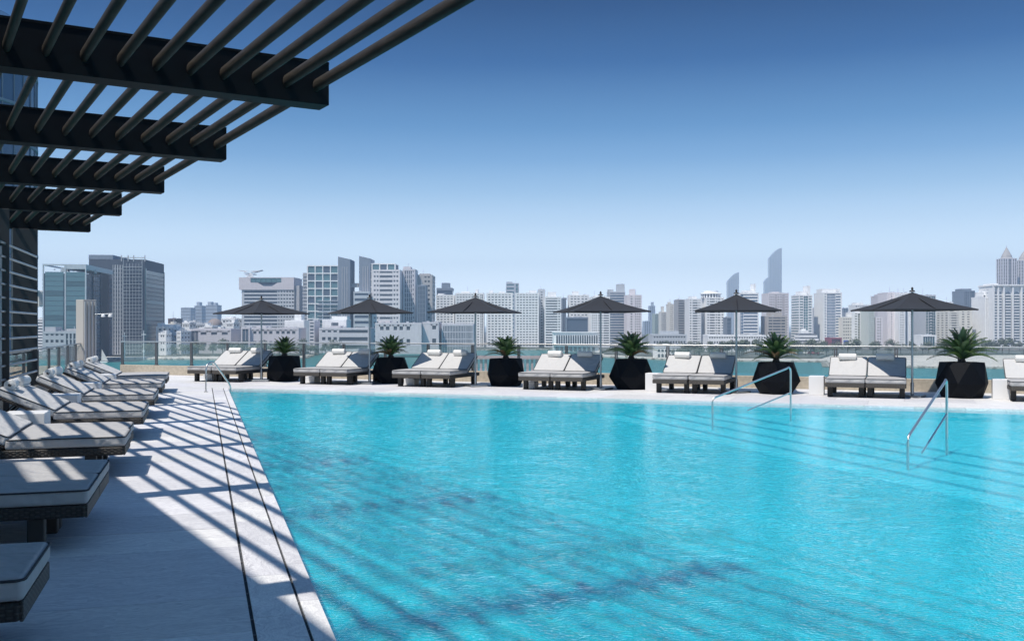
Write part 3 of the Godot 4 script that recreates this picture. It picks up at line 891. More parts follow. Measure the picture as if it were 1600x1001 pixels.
# ---------------------------------------------------------------- railings, curb, handrails
func railings() -> void:
	# far side
	var curb := thing("parapet_curb", "beige stone parapet curb under the far glass railing", "wall")
	var rail := thing("glass_railing", "long glass railing with steel posts along the far edge of the terrace", "railing")
	var y0 := 0.33
	var yt := 1.14
	var pm := MB.new()
	for s in [-0.027, 0.027]: pm.rbox(Vector3(s, (yt - 0.33 + 0.02) / 2 - 0.06, 0), Vector3(0.03, yt - 0.33 + 0.08, 0.07), 0.003, Basis.IDENTITY, 1)
	pm.box(Vector3(0, 0.012, 0), Vector3(0.12, 0.02, 0.12))
	var post := pm.mesh()
	var step := 1.53
	var u0 := -26.15
	var gm := MB.new()
	gm.box(Vector3(0, 0, 0), Vector3(step - 0.075, 0.70, 0.012))
	var gmesh := gm.mesh()
	var cm := MB.new()
	cm.rbox(Vector3(0, y0 / 2 - 0.01, 0), Vector3(step - 0.004, y0 + 0.02, 0.26), 0.008, Basis.IDENTITY, 1)
	var cmesh := cm.mesh()
	for i in 30:
		var p := part("post", post, M.post, rail, far(u0 + i * step, 28.24, y0))
		p.rotation.y = yaw(UF)
		if i < 29:
			var g := part("glass_pane", gmesh, M.glass, rail, far(u0 + (i + 0.5) * step, 28.24, y0 + 0.42))
			g.rotation.y = yaw(UF)
			var c := part("curb_stone", cmesh, M.curb, curb, far(u0 + (i + 0.5) * step, 28.24))
			c.rotation.y = yaw(UF)
	var mb := MB.new()
	mb.rbox(Vector3.ZERO, Vector3(step * 29 + 0.1, 0.045, 0.07), 0.01, Basis.IDENTITY, 2)
	var tr := part("top_rail", mb.mesh(), M.steel, rail, far(u0 + step * 14.5, 28.24, yt + 0.02))
	tr.rotation.y = yaw(UF)
	# left side
	var curb2 := thing("parapet_curb", "beige stone curb under the left glass railing behind the lounger heads", "wall")
	var rail2 := thing("glass_railing", "glass railing running along the left edge of the terrace past the dark columns", "railing")
	var st2 := 1.92
	gm = MB.new()
	gm.box(Vector3.ZERO, Vector3(st2 - 0.06, 0.70, 0.012))
	gmesh = gm.mesh()
	cm = MB.new()
	cm.rbox(Vector3(0, y0 / 2 - 0.01, 0), Vector3(st2 - 0.004, y0 + 0.02, 0.26), 0.008, Basis.IDENTITY, 1)
	cmesh = cm.mesh()
	for i in 15:
		var t := 9.0 + i * st2
		var p := part("post", post, M.post, rail2, lef(t, -3.78, y0))
		p.rotation.y = yaw(TL)
		if i < 14:
			var g := part("glass_pane", gmesh, M.glass, rail2, lef(t + st2 / 2, -3.78, y0 + 0.42))
			g.rotation.y = yaw(TL)
			var c := part("curb_stone", cmesh, M.curb, curb2, lef(t + st2 / 2, -3.78))
			c.rotation.y = yaw(TL)
	mb = MB.new()
	mb.rbox(Vector3.ZERO, Vector3(st2 * 14, 0.035, 0.05), 0.008, Basis.IDENTITY, 2)
	tr = part("top_rail", mb.mesh(), M.brushed, rail2, lef(9.0 + st2 * 7, -3.78, yt + 0.01))
	tr.rotation.y = yaw(TL)
	# corner pillar with floodlights
	var pl := thing("stone_pillar", "tall grey stone pillar with ribbed side at the far left railing corner", "pillar", lef(35.4, -3.62), yaw(UF) - 0.25)
	mb = MB.new()
	mb.rbox(Vector3(0, 1.29, 0), Vector3(0.44, 2.58, 0.46), 0.01, Basis.IDENTITY, 1)
	part("shaft", mb.mesh(), M.w_taupe, pl)
	for i in 4:
		mb = MB.new()
		mb.box(Vector3(0.235, 1.27, 0.18 - i * 0.12), Vector3(0.05, 2.5, 0.05))
		part("rib", mb.mesh(), M.w_stone, pl)
	var fl := thing("floodlight", "small white floodlight pair on an arm from the grey corner pillar", "floodlight", lef(35.4, -3.62, 2.1) + Vector3(0.26, 0, 0.05))
	mb = MB.new()
	mb.tube([Vector3(0, 0, 0), Vector3(0.62, 0.02, 0)], 0.012, 6)
	part("arm", mb.mesh(), M.brushed, fl)
	for x in [0.32, 0.55]:
		mb = MB.new()
		mb.lathe(Vector3(x, -0.07, 0), [Vector2(0, -0.02), Vector2(0.07, -0.01), Vector2(0.06, 0.05), Vector2(0.02, 0.08), Vector2(0, 0.08)], 10)
		part("lamp_head", mb.mesh(), M.whitecube, fl)
	# grab rail at the far left pool corner
	var g1 := thing("grab_rail", "bent steel grab rail rising from the deck at the far left pool corner", "handrail")
	mb = MB.new()
	var a := Vector3(-7.95, 0, -25.82); var b := Vector3(-7.62, -0.25, -26.9)
	var pts := [a, a + Vector3(0, 0.55, 0)]
	var d := (b - a); d.y = 0
	for k in 7:
		var f := k / 6.0
		pts.append(a + d * (0.04 + 0.30 * f) + Vector3(0, 0.66 + 0.10 * sin(PI * (0.1 + 0.62 * f)), 0))
	pts.append(a + d * 0.95 + Vector3(0, 0.16, 0)); pts.append(a + d + Vector3(0, 0.06, 0)); pts.append(b)
	mb.tube(pts, 0.024, 10)
	part("tube", mb.mesh(), M.steel, g1)
	mb = MB.new()
	mb.lathe(a, [Vector2(0.05, 0.0), Vector2(0.05, 0.015), Vector2(0.024, 0.02)], 12)
	part("base_flange", mb.mesh(), M.steel, g1)
	# two stair handrails in the water
	var hr := [[Vector3(5.8, 0, -20.69), Vector3(4.02, 0, -19.93), 0.86, 0.26, "steel stair handrail in the water in front of the fifth planter, farther of two"], [Vector3(6.8, 0, -15.55), Vector3(5.73, 0, -14.39), 0.88, 0.10, "steel stair handrail in the water at the right, nearer of two"]]
	for q in hr:
		var o := thing("pool_handrail", q[4], "handrail", Vector3.ZERO, 0.0, "steel handrails on the pool steps")
		var top: Vector3 = q[0]; var low: Vector3 = q[1]
		mb = MB.new()
		var pk := top + Vector3(0, q[2], 0); var lk := low + Vector3(0, q[3], 0)
		var dr := (lk - pk).normalized()
		mb.tube([top + Vector3(0, -0.5, 0), pk - Vector3(0, 0.10, 0), pk - Vector3(0, 0.04, 0) + dr * 0.01, pk + dr * 0.05 + Vector3(0, 0.012, 0), pk + dr * 0.11, lk - dr * 0.08, lk - dr * 0.02 - Vector3(0, 0.01, 0), lk - Vector3(0, 0.07, 0), low + Vector3(0, -0.55, 0)], 0.020, 10)
		part("rail_tube", mb.mesh(), M.steel, o)
		mb = MB.new()
		var m0 := top + Vector3(0, q[2] * 0.38, 0)
		mb.tube([m0, m0 + dr * 1.15], 0.016, 8)
		part("lower_bar", mb.mesh(), M.steel, o)

# ---------------------------------------------------------------- pergola and the unseen hotel beside it
func pergola() -> void:
	var o := thing("pergola", "dark pergola of deep beams carrying round timber slats over the left side", "pergola")
	var yb := 3.98
	var bm := MB.new()
	bm.rbox(Vector3(0, 0.22, 0), Vector3(5.74, 0.44, 0.28), 0.006, Basis.IDENTITY, 1)
	bm.box(Vector3(0, 0.43, 0), Vector3(5.735, 0.024, 0.296))
	var bmesh := bm.mesh()
	for s in [-1.95, 1.9, 5.70, 9.9, 13.8, 17.7, 21.7, 25.85]:
		var p := part("beam", bmesh, M.beam, o, per(s, 3.69 - 2.87, yb))
		p.rotation.y = yaw(BP)
	var sm := MB.new()
	var pts := []
	for i in 2: pts.append(Vector3(0, 0, -14.3 + 28.6 * i))
	sm.tube(pts, 0.036, 14, true, -1.0, 1.85)
	var smesh := sm.mesh()
	for i in 17:
		var p := part("slat", smesh, M.slat, o, per(11.75, 3.55 - i * 0.315, yb + 0.19 + rng.randf_range(-0.004, 0.004)))
		p.rotation.y = yaw(Vector2(SP.y, -SP.x))
	for q in [[25.85, 2.26], [21.7, 1.36]]:
		var cm := MB.new()
		cm.rbox(Vector3(0, -5.0, 0), Vector3(0.52, 17.95, 0.46), 0.01, Basis.IDENTITY, 1)
		var c := part("column", cm.mesh(), M.column, o, per(q[0], q[1], 0.0))
		c.rotation.y = yaw(BP)
	var gm := MB.new()
	gm.rbox(Vector3.ZERO, Vector3(0.38, 0.30, 17.5), 0.006, Basis.IDENTITY, 1)
	var gd := part("added_shade_girder", gm.mesh(), M.beam, o, per(2.8, -0.68, yb + 0.62))  # added out of view to cast a strip of shade on the deck
	gd.rotation.y = yaw(Vector2(SP.y, -SP.x))
	# louvre screen between the columns
	var lv := thing("louvre_screen", "row of thin pale horizontal bars fixed between the two dark columns", "screen")
	for i in 11:
		var y := 3.3 - i * 0.262
		var mb := MB.new()
		mb.tube([lef(20.75, -3.62, y), lef(25.05, -3.62, y)], 0.026, 8)
		part("bar", mb.mesh(), M.brushed, lv)
	for t in [21.2]:
		var mb := MB.new()
		mb.box(lef(t, -3.68, 1.6), Vector3(0.03, 3.3, 0.03))
		part("upright", mb.mesh(), M.brushed, lv)
	var sp := thing("wall_speaker", "small white box speaker fixed to the right side of the dark column", "speaker", per(25.6, 2.26 + 0.32, 2.35), yaw(BP))
	var mb3 := MB.new()
	mb3.rbox(Vector3(0, 0, 0), Vector3(0.10, 0.38, 0.16), 0.012, Basis.IDENTITY, 2)
	part("case", mb3.mesh(), M.whitecube, sp)
	mb3 = MB.new()
	mb3.box(Vector3(0, 0, 0.082), Vector3(0.07, 0.3, 0.006))
	part("grille", mb3.mesh(), M.w_grey, sp)
	# unseen hotel wings beside the deck, split and sized to cast its shade
	for q in [["near unseen hotel wing shaped to shade the nearest loungers, outside the left edge", -2.9, 21.0, -2.0], ["set back unseen hotel wing shaped to shade the middle loungers, outside the left edge", 11.8, 9.0, -2.95]]:
		var ht := thing("unseen_hotel_wing", q[0], "building", per(q[1], q[3] - 3.3), yaw(BP))
		mb3 = MB.new()
		mb3.box(Vector3(0, 3.85, 0), Vector3(6.6, 7.7, q[2]))
		part("wall", mb3.mesh(), M.w_white, ht)
		mb3 = MB.new()
		mb3.box(Vector3(-0.05, 7.70, 0), Vector3(6.48, 0.16, q[2] - 0.1))
		part("roof", mb3.mesh(), M.w_grey, ht)
		for i in int(q[2] / 4.6):
			mb3 = MB.new()
			mb3.box(Vector3(3.31, 1.5, -q[2] / 2 + 2.4 + i * 4.6), Vector3(0.06, 2.6, 3.6))
			part("window", mb3.mesh(), M.g_slate, ht)
	# round glass tower behind
	var tw := thing("round_glass_tower", "round blue glass tower showing behind the pergola beams at the left edge", "building", Vector3(-58.9, -18, -95))
	mb3 = MB.new()
	mb3.lathe(Vector3.ZERO, [Vector2(12.2, 0), Vector2(12.2, 48.2), Vector2(11.0, 49.4), Vector2(0, 49.6)], 48)
	part("glazing", mb3.mesh(), M.g_deep, tw)
	for i in 14:
		mb3 = MB.new()
		mb3.lathe(Vector3(0, 2.0 + i * 3.5, 0), [Vector2(12.19, 0), Vector2(12.33, 0.05), Vector2(12.33, 0.3), Vector2(12.19, 0.35)], 48)
		part("floor_band", mb3.mesh(), M.w_slatewall, tw)
	mb3 = MB.new()
	for i in 48:
		var a := TAU * i / 48
		mb3.box(Vector3(cos(a) * 12.24, 24, sin(a) * 12.24), Vector3(0.1, 48, 0.08), Basis(Vector3.UP, -a))
	part("mullion", mb3.mesh(), M.w_slatewall, tw, Vector3.ZERO, true)
	# the terrace block below
	var tb := MB.new()
	tb.slab(PackedVector2Array([lef2(-8, -3.95), lef2(-8, 21), UF * 26.0 + VF * 28.42, UF * -26.4 + VF * 28.42]), -18.5, -0.72)
	struct("terrace_block", tb.mesh(), M.w_beige)

func lef2(t: float, w: float) -> Vector2:
	return TL * t + WL * w

# ---------------------------------------------------------------- the city
func facade(mb: MB, O: Vector3, U: Vector3, N: Vector3, width: float, height: float, nf: int, spec: String) -> void:
	# O is the lower left corner seen from outside; strips from left to right
	var B := Basis(U, Vector3.UP, N)
	var toks := spec.split(" ")
	var total := 0.0
	var items := []
	for k in toks:
		var bits := k.substr(1).split(":")
		var wgt := bits[0].to_float()
		var n := 1
		if bits.size() > 1: n = int(bits[1])
		items.append([k[0], wgt, n]); total += wgt
	var x := 0.0
	var fh := height / nf
	var th := 0.5
	var put := func(x0: float, x1: float, y0: float, y1: float, t: float) -> void:
		mb.box(O + U * (x0 + x1) / 2 + Vector3.UP * (y0 + y1) / 2 + N * (t / 2 - 0.05), Vector3(x1 - x0, y1 - y0, t + 0.1), B)
	for it in items:
		var w: float = it[1] / total * width
		match it[0]:
			"s": put.call(x, x + w, 0.0, height, th)
			"b":
				for f in nf: put.call(x, x + w, f * fh, f * fh + fh * 0.52, th - 0.02)
				put.call(x, x + w, height - fh * 0.12, height, th - 0.02)
			"p":
				var n: int = it[2]
				for f in nf: put.call(x, x + w, f * fh, f * fh + fh * 0.60, th - 0.01)
				put.call(x, x + w, height - fh * 0.15, height, th - 0.03)
				var bay := w / n
				for i in n:
					put.call(x + bay * i, x + bay * i + bay * 0.2, 0.0, height, th - 0.03)
					put.call(x + bay * i + bay * 0.80, x + bay * (i + 1), 0.0, height, th - 0.03)
			"v":
				var n: int = it[2]
				var bay := w / n
				for i in n:
					put.call(x + bay * i, x + bay * i + bay * 0.22, 0.0, height, th)
					put.call(x + bay * i + bay * 0.78, x + bay * (i + 1), 0.0, height, th)
				for f in nf: put.call(x, x + w, f * fh, f * fh + fh * 0.14, th * 0.4)
			"g":
				var n: int = it[2]
				for i in range(1, n): put.call(x + w * i / n - 0.12, x + w * i / n + 0.12, 0.0, height, 0.14)
				for f in nf: put.call(x, x + w, f * fh, f * fh + 0.35, 0.10)
		x += w

func block(called: String, label: String, X: float, Z: float, W: float, H: float, D: float, nf: int, front: String, side: String, wall: String, glass: String, roof: String, base := GROUND, turn := 0.0, group := "") -> Node3D:
	var o := thing(called, label, "building", Vector3(X, base, -Z), turn, group)
	var t := 0.5
	var mb := MB.new()
	mb.box(Vector3(0, H / 2 - 0.2, -D / 2), Vector3(W - 2 * t, H - 0.4, D - 2 * t))
	part("glazing", mb.mesh(), M["g_" + glass], o)
	mb = MB.new()
	facade(mb, Vector3(-W / 2 + t, 0, -t), Vector3.RIGHT, Vector3.BACK, W - 2 * t, H, nf, front)
	facade(mb, Vector3(-W / 2 + t, 0, -D + t), Vector3.BACK, Vector3.LEFT, D - 2 * t, H, nf, side)
	facade(mb, Vector3(W / 2 - t, 0, -t), Vector3.FORWARD, Vector3.RIGHT, D - 2 * t, H, nf, side)
	for sx in [-1, 1]: mb.box(Vector3(sx * (W / 2 - t / 2 + 0.004), H / 2, -t / 2 - 0.004), Vector3(t, H, t))
	part("wall", mb.mesh(), M["w_" + wall], o)
	mb = MB.new()
	mb.box(Vector3(0, H - 0.1, -D / 2), Vector3(W + 0.1, 0.5, D + 0.1))
	for e in [[0, -0.2, W + 0.1, 0.3], [0, -D + 0.2, W + 0.1, 0.3]]: mb.box(Vector3(e[0], H + 0.5, e[1]), Vector3(e[2], 0.8, e[3]))
	for sx in [-1, 1]: mb.box(Vector3(sx * (W / 2 - 0.1), H + 0.45, -D / 2), Vector3(0.3, 0.7, D - 0.8))
	part("roof", mb.mesh(), M["w_" + wall], o)
	if roof != "":
		for r in roof.split(" "):
			var b := r.split(":")
			var x0 := (b[0].to_float() - 0.5) * W; var x1 := (b[1].to_float() - 0.5) * W; var hh := b[2].to_float()
			mb = MB.new()
			mb.box(Vector3((x0 + x1) / 2, H + hh / 2 + 0.15, -D * 0.45), Vector3(x1 - x0, hh, D * 0.55))
			part("plant_room", mb.mesh(), M["w_" + wall], o)
	# small things every roof carries: water tanks, condensers, a mast
	mb = MB.new()
	for i in 5:
		mb.box(Vector3(rng.randf_range(-0.42, 0.42) * W, H + 0.6, -rng.randf_range(0.12, 0.8) * D), Vector3(rng.randf_range(0.8, 2.2), rng.randf_range(0.9, 2.4), rng.randf_range(0.8, 2.0)))
	var mx := rng.randf_range(-0.3, 0.3) * W
	mb.tube([Vector3(mx, H, -D * 0.4), Vector3(mx, H + rng.randf_range(3.0, 7.0), -D * 0.4)], 0.15, 5)
	part("roof_equipment", mb.mesh(), M.w_palegrey, o, Vector3.ZERO, true)
	return o

const ROWS := [
	["apartment_block", "slim white banded block left of the teal glass towers, beside the dark column", -331.8, 700, 5.4, 22.7, 18, 11, "b1", "s1", "white", "grey", "", -16.0, ""],
	["office_block", "low grey block at the foot of the teal glass towers", -236.1, 520, 18.8, 14.4, 14, 4, "s.4 p9:4 s.3 v5:3 s.6", "p4:3", "grey", "dark", "0:.3:3 .6:.9:2", -16.0, ""],
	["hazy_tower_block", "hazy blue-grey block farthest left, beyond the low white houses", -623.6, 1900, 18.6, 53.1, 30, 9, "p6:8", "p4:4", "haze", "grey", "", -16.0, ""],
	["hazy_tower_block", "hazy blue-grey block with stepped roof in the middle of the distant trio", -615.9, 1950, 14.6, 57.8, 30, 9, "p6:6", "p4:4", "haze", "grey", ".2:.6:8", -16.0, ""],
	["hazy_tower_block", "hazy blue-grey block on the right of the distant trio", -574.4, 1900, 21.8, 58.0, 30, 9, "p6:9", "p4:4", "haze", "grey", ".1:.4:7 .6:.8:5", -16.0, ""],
	["brick_house", "dark reddish-brown low block among white houses, beside the glass towers", -294.5, 860, 6.1, 23.8, 20, 5, "p6:4 s.6", "p4:3", "brown", "dark", "", -16.0, ""],
	["low_house", "small white stepped house nearest the right foot of the glass towers", -225.3, 640, 7.8, 16.9, 14, 4, "s.5 p4:2 s.7", "p3:2", "white", "dark", "0:.3:3 .6:1:2", -16.0, ""],
	["low_house", "white house with tall blank end wall beside the arched-window block", -222.2, 650, 7.1, 16.0, 14, 4, "p3:2 s1 p2:1", "s1", "white", "dark", ".5:.8:3", -16.0, ""],
	["arched_window_block", "white block of dark deep-set windows in five rows left of the long grey hall", -214.6, 640, 3.0, 14.0, 20, 5, "s.2 p5:5 s.2", "p4:3", "white", "dark", "0:.6:1.5", -16.0, ""],
	["low_house", "pale low house with flat roof behind the arched-window block", -249.4, 760, 5.7, 20.1, 16, 3, "p5:4", "p3:2", "white", "dark", ".1:.5:2", -16.0, ""],
	["low_house", "pale blue-white house tucked left of the brown dome", -248.0, 790, 7.9, 19.2, 14, 3, "p4:5", "p3:2", "palegrey", "dark", "0:.4:2 .7:.9:1", -16.0, ""],
	["low_house", "white house with two rows of dark windows right of the brown dome", -227.8, 800, 12.6, 23.4, 16, 4, "s.3 p5:4 s.3", "p3:2", "white", "dark", ".2:.7:2", -16.0, ""],
	["low_house", "long flat white roofline house behind the grey hall", -224.9, 740, 16.5, 16.3, 12, 2, "p6:8", "p3:2", "white", "dark", ".5:.9:1", -16.0, ""],
	["low_house", "tiny white cube house with parapet in front of the brown block, beside the tower foot", -216.3, 615, 4.7, 13.0, 10, 3, "s.3 p2:2 s.3", "p2:2", "white", "dark", ".5:.9:2", -16.0, ""],
	["low_house", "small cream house directly under the dark reddish block", -246.3, 720, 5.6, 19.1, 12, 4, "p3:3", "p2:2", "cream", "dark", ".2:.6:2", -16.0, ""],
	["low_house", "narrow white tower house left of the pale blue-white house", -263.7, 820, 4.2, 21.4, 12, 6, "s.3 p1:1 s.3", "p2:2", "white", "dark", "", -16.0, ""],
	["low_house", "white house with stepped terraces right below the brown dome", -214.1, 700, 5.8, 17.2, 14, 3, "p4:4 s.4", "p2:2", "white", "dark", "0:.35:3 .35:.6:1.5", -16.0, ""],
	["low_house", "broad white house just left of the first parasol canopy tip", -204.5, 720, 5.8, 20.0, 16, 4, "s.2 p4:4 s.2", "p3:2", "white", "grey", ".6:1:3", -16.0, ""],
	["long_grey_hall", "long lavender-grey hall with recessed panels behind the first umbrella", -200.2, 660, 27.4, 15.2, 24, 2, "s.3 g2:2 s.1 p3:1 s.2 p3:1 s.2 p3:1 s.2", "s1", "lav", "grey", ".05:.95:1", -16.0, ""],
	["glass_entrance_block", "dark glass stair block between the two long grey halls", -177.0, 660, 5.9, 16.4, 20, 1, "s.2 g2:2 s.2", "s1", "lav", "slate", "", -16.0, ""],
	["grey_office_wing", "long lavender-grey wing with paired dark windows right of the first umbrella pole", -158.3, 662, 32.5, 16.0, 24, 2, "s.3 p4:4 s.3 p4:4 s.3", "s1", "lav", "dark", ".1:.3:2 .6:.9:1", -16.0, ""],
	["white_plant_block", "white roof block standing above the grey wing behind the first cycad", -151.1, 690, 13.7, 21.2, 20, 2, "s1", "s1", "white", "dark", ".45:.8:5", -16.0, ""],
	["dark_stair_tower", "dark horizontal-louvred stair block right of the white roof block", -134.5, 668, 3.4, 20.7, 20, 9, "b1", "s1", "lav", "slate", "", -16.0, ""],
	["white_plant_block", "white roof block between first and second umbrella, right of dark stair block", -123.4, 690, 16.7, 21.7, 20, 2, "s.7 b.6 s.6", "s1", "white", "grey", ".35:1:3", -16.0, ""],
	["grey_office_wing", "lavender-grey wing with rows of small windows behind the second umbrella pole", -112.0, 664, 33.8, 16.0, 24, 3, "s.2 p3:3 s.2 b5 s.2", "s1", "lav", "dark", ".2:.4:2 .7:.9:1", -16.0, ""],
	["banded_office_block", "grey-blue banded block at the left foot of the fin-topped tower pair", -116.5, 770, 12.5, 43.9, 24, 10, "s.1 b3 s.1", "b1", "palegrey", "slate", "", -16.0, ""],
	["banded_white_office", "white banded office block right of the fin-topped towers", -98.2, 775, 21.8, 61.1, 24, 17, "s.1 p1:2 s.1 b2.2 s.1 p1:2 s.1", "s1", "pinkwhite", "grey", "", -16.0, ""],
	["lavender_ribbed_block", "grey-lavender ribbed block joined to the white banded office", -81.9, 790, 9.9, 62.4, 24, 17, "s.4 v3:4 s.1 p.6:1 s.2", "s1", "lav", "slate", "0:.6:3", -16.0, ""],
	["beige_stone_tower", "blank-topped beige-grey tower right of the banded white office block", -71.0, 810, 12.3, 58.9, 30, 16, "s.9 p1:2 s.2", "p2:3", "beige", "dark", ".1:.8:2", -16.0, ""],
	["dark_curtain_block", "dark blue-grey block set in front of the beige tower", -70.8, 780, 6.8, 49.3, 14, 14, "v4:5", "s1", "slatewall", "slate", "", -16.0, ""],
	["pinkish_stone_hall", "blank pinkish-grey hall with a few dark windows right of the second umbrella", -73.2, 640, 29.8, 19.3, 26, 2, "s.5 p2:2 s.3 p2:2 s.2 p1:1 s1.6", "s1", "pinkgrey", "dark", ".05:.3:2", -16.0, ""],
	["pinkish_stone_hall", "blank lavender hall with stepped side beside the third lounger pair", -52.8, 645, 10.6, 19.8, 26, 2, "s1.2 p1:1 s.1", "s1", "pinkgrey", "dark", "", -16.0, ""],
	["lattice_hall", "grey lattice-fronted hall behind the third umbrella pole", -35.6, 650, 20.8, 18.5, 24, 4, "s.15 v6:14 s.1 v2:6", "s1", "lav", "slate", "0:1:1", -16.0, ""],
	["rooftop_block", "dark blue-grey building with rounded plant room above the white residential row", -67.9, 1000, 16.0, 55.6, 24, 4, "b1", "b1", "slatewall", "slate", ".3:.8:6", -16.0, ""],
	["residential_block", "white residential block with small square windows, leftmost of the white row", -57.9, 860, 15.9, 44.2, 22, 20, "p5:5 s.1", "s1", "white", "dark", ".1:.4:2", -16.0, ""],
	["residential_block", "white residential block partly behind the third umbrella, second of the white row", -36.6, 855, 24.6, 45.7, 24, 20, "s.2 p8:8 s.2 v1:2", "s1", "white", "dark", ".2:.5:2 .7:.8:4", -16.0, ""],
	["residential_block", "white residential block with grey side right of the third umbrella pole", -10.7, 850, 22.4, 45.6, 24, 20, "s.15 p7:7 s.15", "s1", "white", "dark", ".1:.25:3 .5:.7:2", -16.0, ""],
	["slim_glass_tower", "slim pale glass tower rising behind the white residential row", 0.9, 1500, 19.4, 82.3, 26, 14, "b2 s.3 v1:1", "b1", "palegrey", "teal", "0:.5:3", -16.0, ""],
	["residential_block", "wide white residential block right of the third cycad with dense window rows", 12.8, 845, 20.0, 45.4, 22, 20, "s.1 p7:7 s.1", "s1", "white", "dark", ".6:.9:3", -16.0, ""],
	["grey_core_tower", "pale grey stair tower between two white residential blocks", 25.7, 860, 6.1, 48.1, 20, 20, "s.5 p1:1 s.5", "s1", "palegrey", "dark", "0:1:2", -16.0, ""],
	["residential_block", "white residential block of brown-banded balconies left of the fourth umbrella", 34.7, 840, 13.9, 42.0, 22, 19, "s.1 b4 s.1 p1:1", "s1", "white", "dark", ".2:.7:5", -16.0, ""],
	["narrow_dark_tower", "narrow dark grey tower squeezed right of the brown-banded block", 46.2, 880, 3.7, 42.0, 16, 18, "v1:2", "s1", "slatewall", "slate", "", -16.0, ""],
	["residential_block", "white block with arched hood windows behind the dark screen and fourth umbrella", 59.4, 880, 18.1, 44.9, 20, 19, "s.2 p3:3 s.2 p2:2 s.3", "s1", "white", "dark", ".2:.5:4", -16.0, ""],
	["white_banded_tower", "white tower with dark window bands right of the fourth umbrella pole", 75.7, 850, 15.8, 42.3, 22, 20, "p2:3 s.15 p2:2 s.15 b2 s.1", "s1", "white", "dark", ".2:.6:2", -16.0, ""],
	["blue_glass_office", "blue glass office tower behind the fourth umbrella with stepped top", 97.3, 920, 14.9, 49.1, 24, 20, "s.1 b3", "b1", "palegrey", "blue", ".55:1:8 0:.3:3", -16.0, ""],
	["pink_white_tower", "pinkish-white tower with a dark balcony column right of the fourth umbrella", 108.3, 880, 13.1, 44.9, 24, 20, "s.8 p1:1 s.5 p2:3 s.1", "s1", "pinkwhite", "dark", ".3:.6:6", -16.0, ""],
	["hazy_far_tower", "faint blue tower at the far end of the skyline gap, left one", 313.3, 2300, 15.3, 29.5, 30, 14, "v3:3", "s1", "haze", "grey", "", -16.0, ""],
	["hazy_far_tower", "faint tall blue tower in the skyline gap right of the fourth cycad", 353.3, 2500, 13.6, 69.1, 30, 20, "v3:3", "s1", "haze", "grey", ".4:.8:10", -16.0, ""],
	["green_topped_block", "pale block with a sage green upper part in the skyline gap", 218.7, 1500, 8.2, 36.0, 24, 14, "s.3 v3:4 s.3", "s1", "sage", "slate", "", -16.0, ""],
	["cream_slab", "pale cream slab with slender white ribs in the skyline gap", 198.6, 1300, 7.3, 36.1, 24, 16, "v3:4", "s1", "cream", "grey", ".3:.6:8", -16.0, ""],
	["cream_slab", "pale cream tower with orange-tinged window stripe left of the grey slab", 168.5, 1050, 4.7, 40.7, 22, 18, "s.4 p2:2 s.3", "s1", "cream", "brown", ".1:.5:3", -16.0, ""],
	["grey_ribbed_slab", "grey ribbed slab tower left of the fifth umbrella", 162.0, 950, 7.1, 42.7, 24, 18, "s.1 b3 s.3", "s1", "stone", "grey", "", -16.0, ""],
	["white_banded_tower", "white tower with broad balcony bands at the left tip of the fifth umbrella", 165.7, 900, 11.2, 42.0, 22, 18, "p1:1 s.3 b2 s.2 p1:2", "s1", "white", "dark", ".2:.7:3", -16.0, ""],
	["domed_white_tower", "white tower with rounded arcaded top behind the fifth umbrella", 183.9, 900, 16.5, 43.2, 26, 18, "s.1 p1:1 s.1 b2 s.1 p1:1 b1 s.3 p1:1", "s1", "white", "dark", "", -16.0, ""],
	["blue_panel_block", "plain slate blue block beside the fifth umbrella pole", 187.8, 860, 3.8, 24.9, 16, 8, "g1:2", "s1", "slatewall", "slate", "", -16.0, ""],
	["blue_striped_tower", "white tower of bold blue bands right of the fifth umbrella pole", 210.1, 880, 16.7, 46.6, 24, 17, "g.8:2 s.05 b4 s.15", "s1", "white", "blue", ".3:.8:3 .8:.9:9", -16.0, ""],
	["pink_white_tower", "wide pinkish tower with dark bay columns behind the brown block", 257.3, 960, 20.0, 49.2, 26, 20, "s.2 p2:3 s.2 v1:3 p2:2 v1:3 s.2 p1:2 s.2", "s1", "pinkwhite", "dark", ".3:.6:2", -16.0, ""],
	["brown_stone_block", "brown stone block with recessed bays behind the fifth cycad", 234.5, 880, 17.7, 26.2, 22, 10, "s.3 b1 s.15 b2 s.15 b1 s.3", "s1", "taupe", "dark", ".2:.8:4", -16.0, ""],
	["teal_arch_tower", "white tower with a teal glass strip under a broad arch", 260.0, 880, 12.0, 44.9, 26, 19, "s.1 b1.2 s.2 g1.5:2 s.2 b1.1 s.1", "b1", "white", "teal", ".2:.7:4 .75:.95:9", -16.0, ""],
	["blue_glass_slab", "white slab tower with a tall blue glass centre and banded wings", 283.8, 880, 16.4, 47.1, 28, 19, "s.1 p1:1 s.1 g3.2:7 s.1 b1.9 s.2", "s1", "white", "blue", "0:.8:4 .84:1:4", -16.0, ""],
	["grey_back_block", "shadowy grey block behind the blue glass slab", 306.5, 1000, 6.9, 35.7, 20, 14, "b1", "s1", "palegrey", "slate", "", -16.0, ""],
	["low_apartment", "cream low apartment block right of the blue glass slab", 293.7, 870, 9.0, 25.0, 18, 9, "p1:1 s.1 p2:2 s.2 p1:1", "s1", "cream", "dark", "", -16.0, ""],
	["hazy_back_block", "dark blue-grey far block above the cream low apartment", 503.5, 1500, 7.7, 44.7, 20, 12, "v2:2", "s1", "slatewall", "slate", "", -16.0, ""],
	["white_slab", "white slab with olive centre stripe left of the sixth umbrella", 301.6, 870, 9.0, 29.4, 20, 13, "s.5 p1:1 g.5:1 s.3", "s1", "white", "olive", ".6:1:2", -16.0, ""],
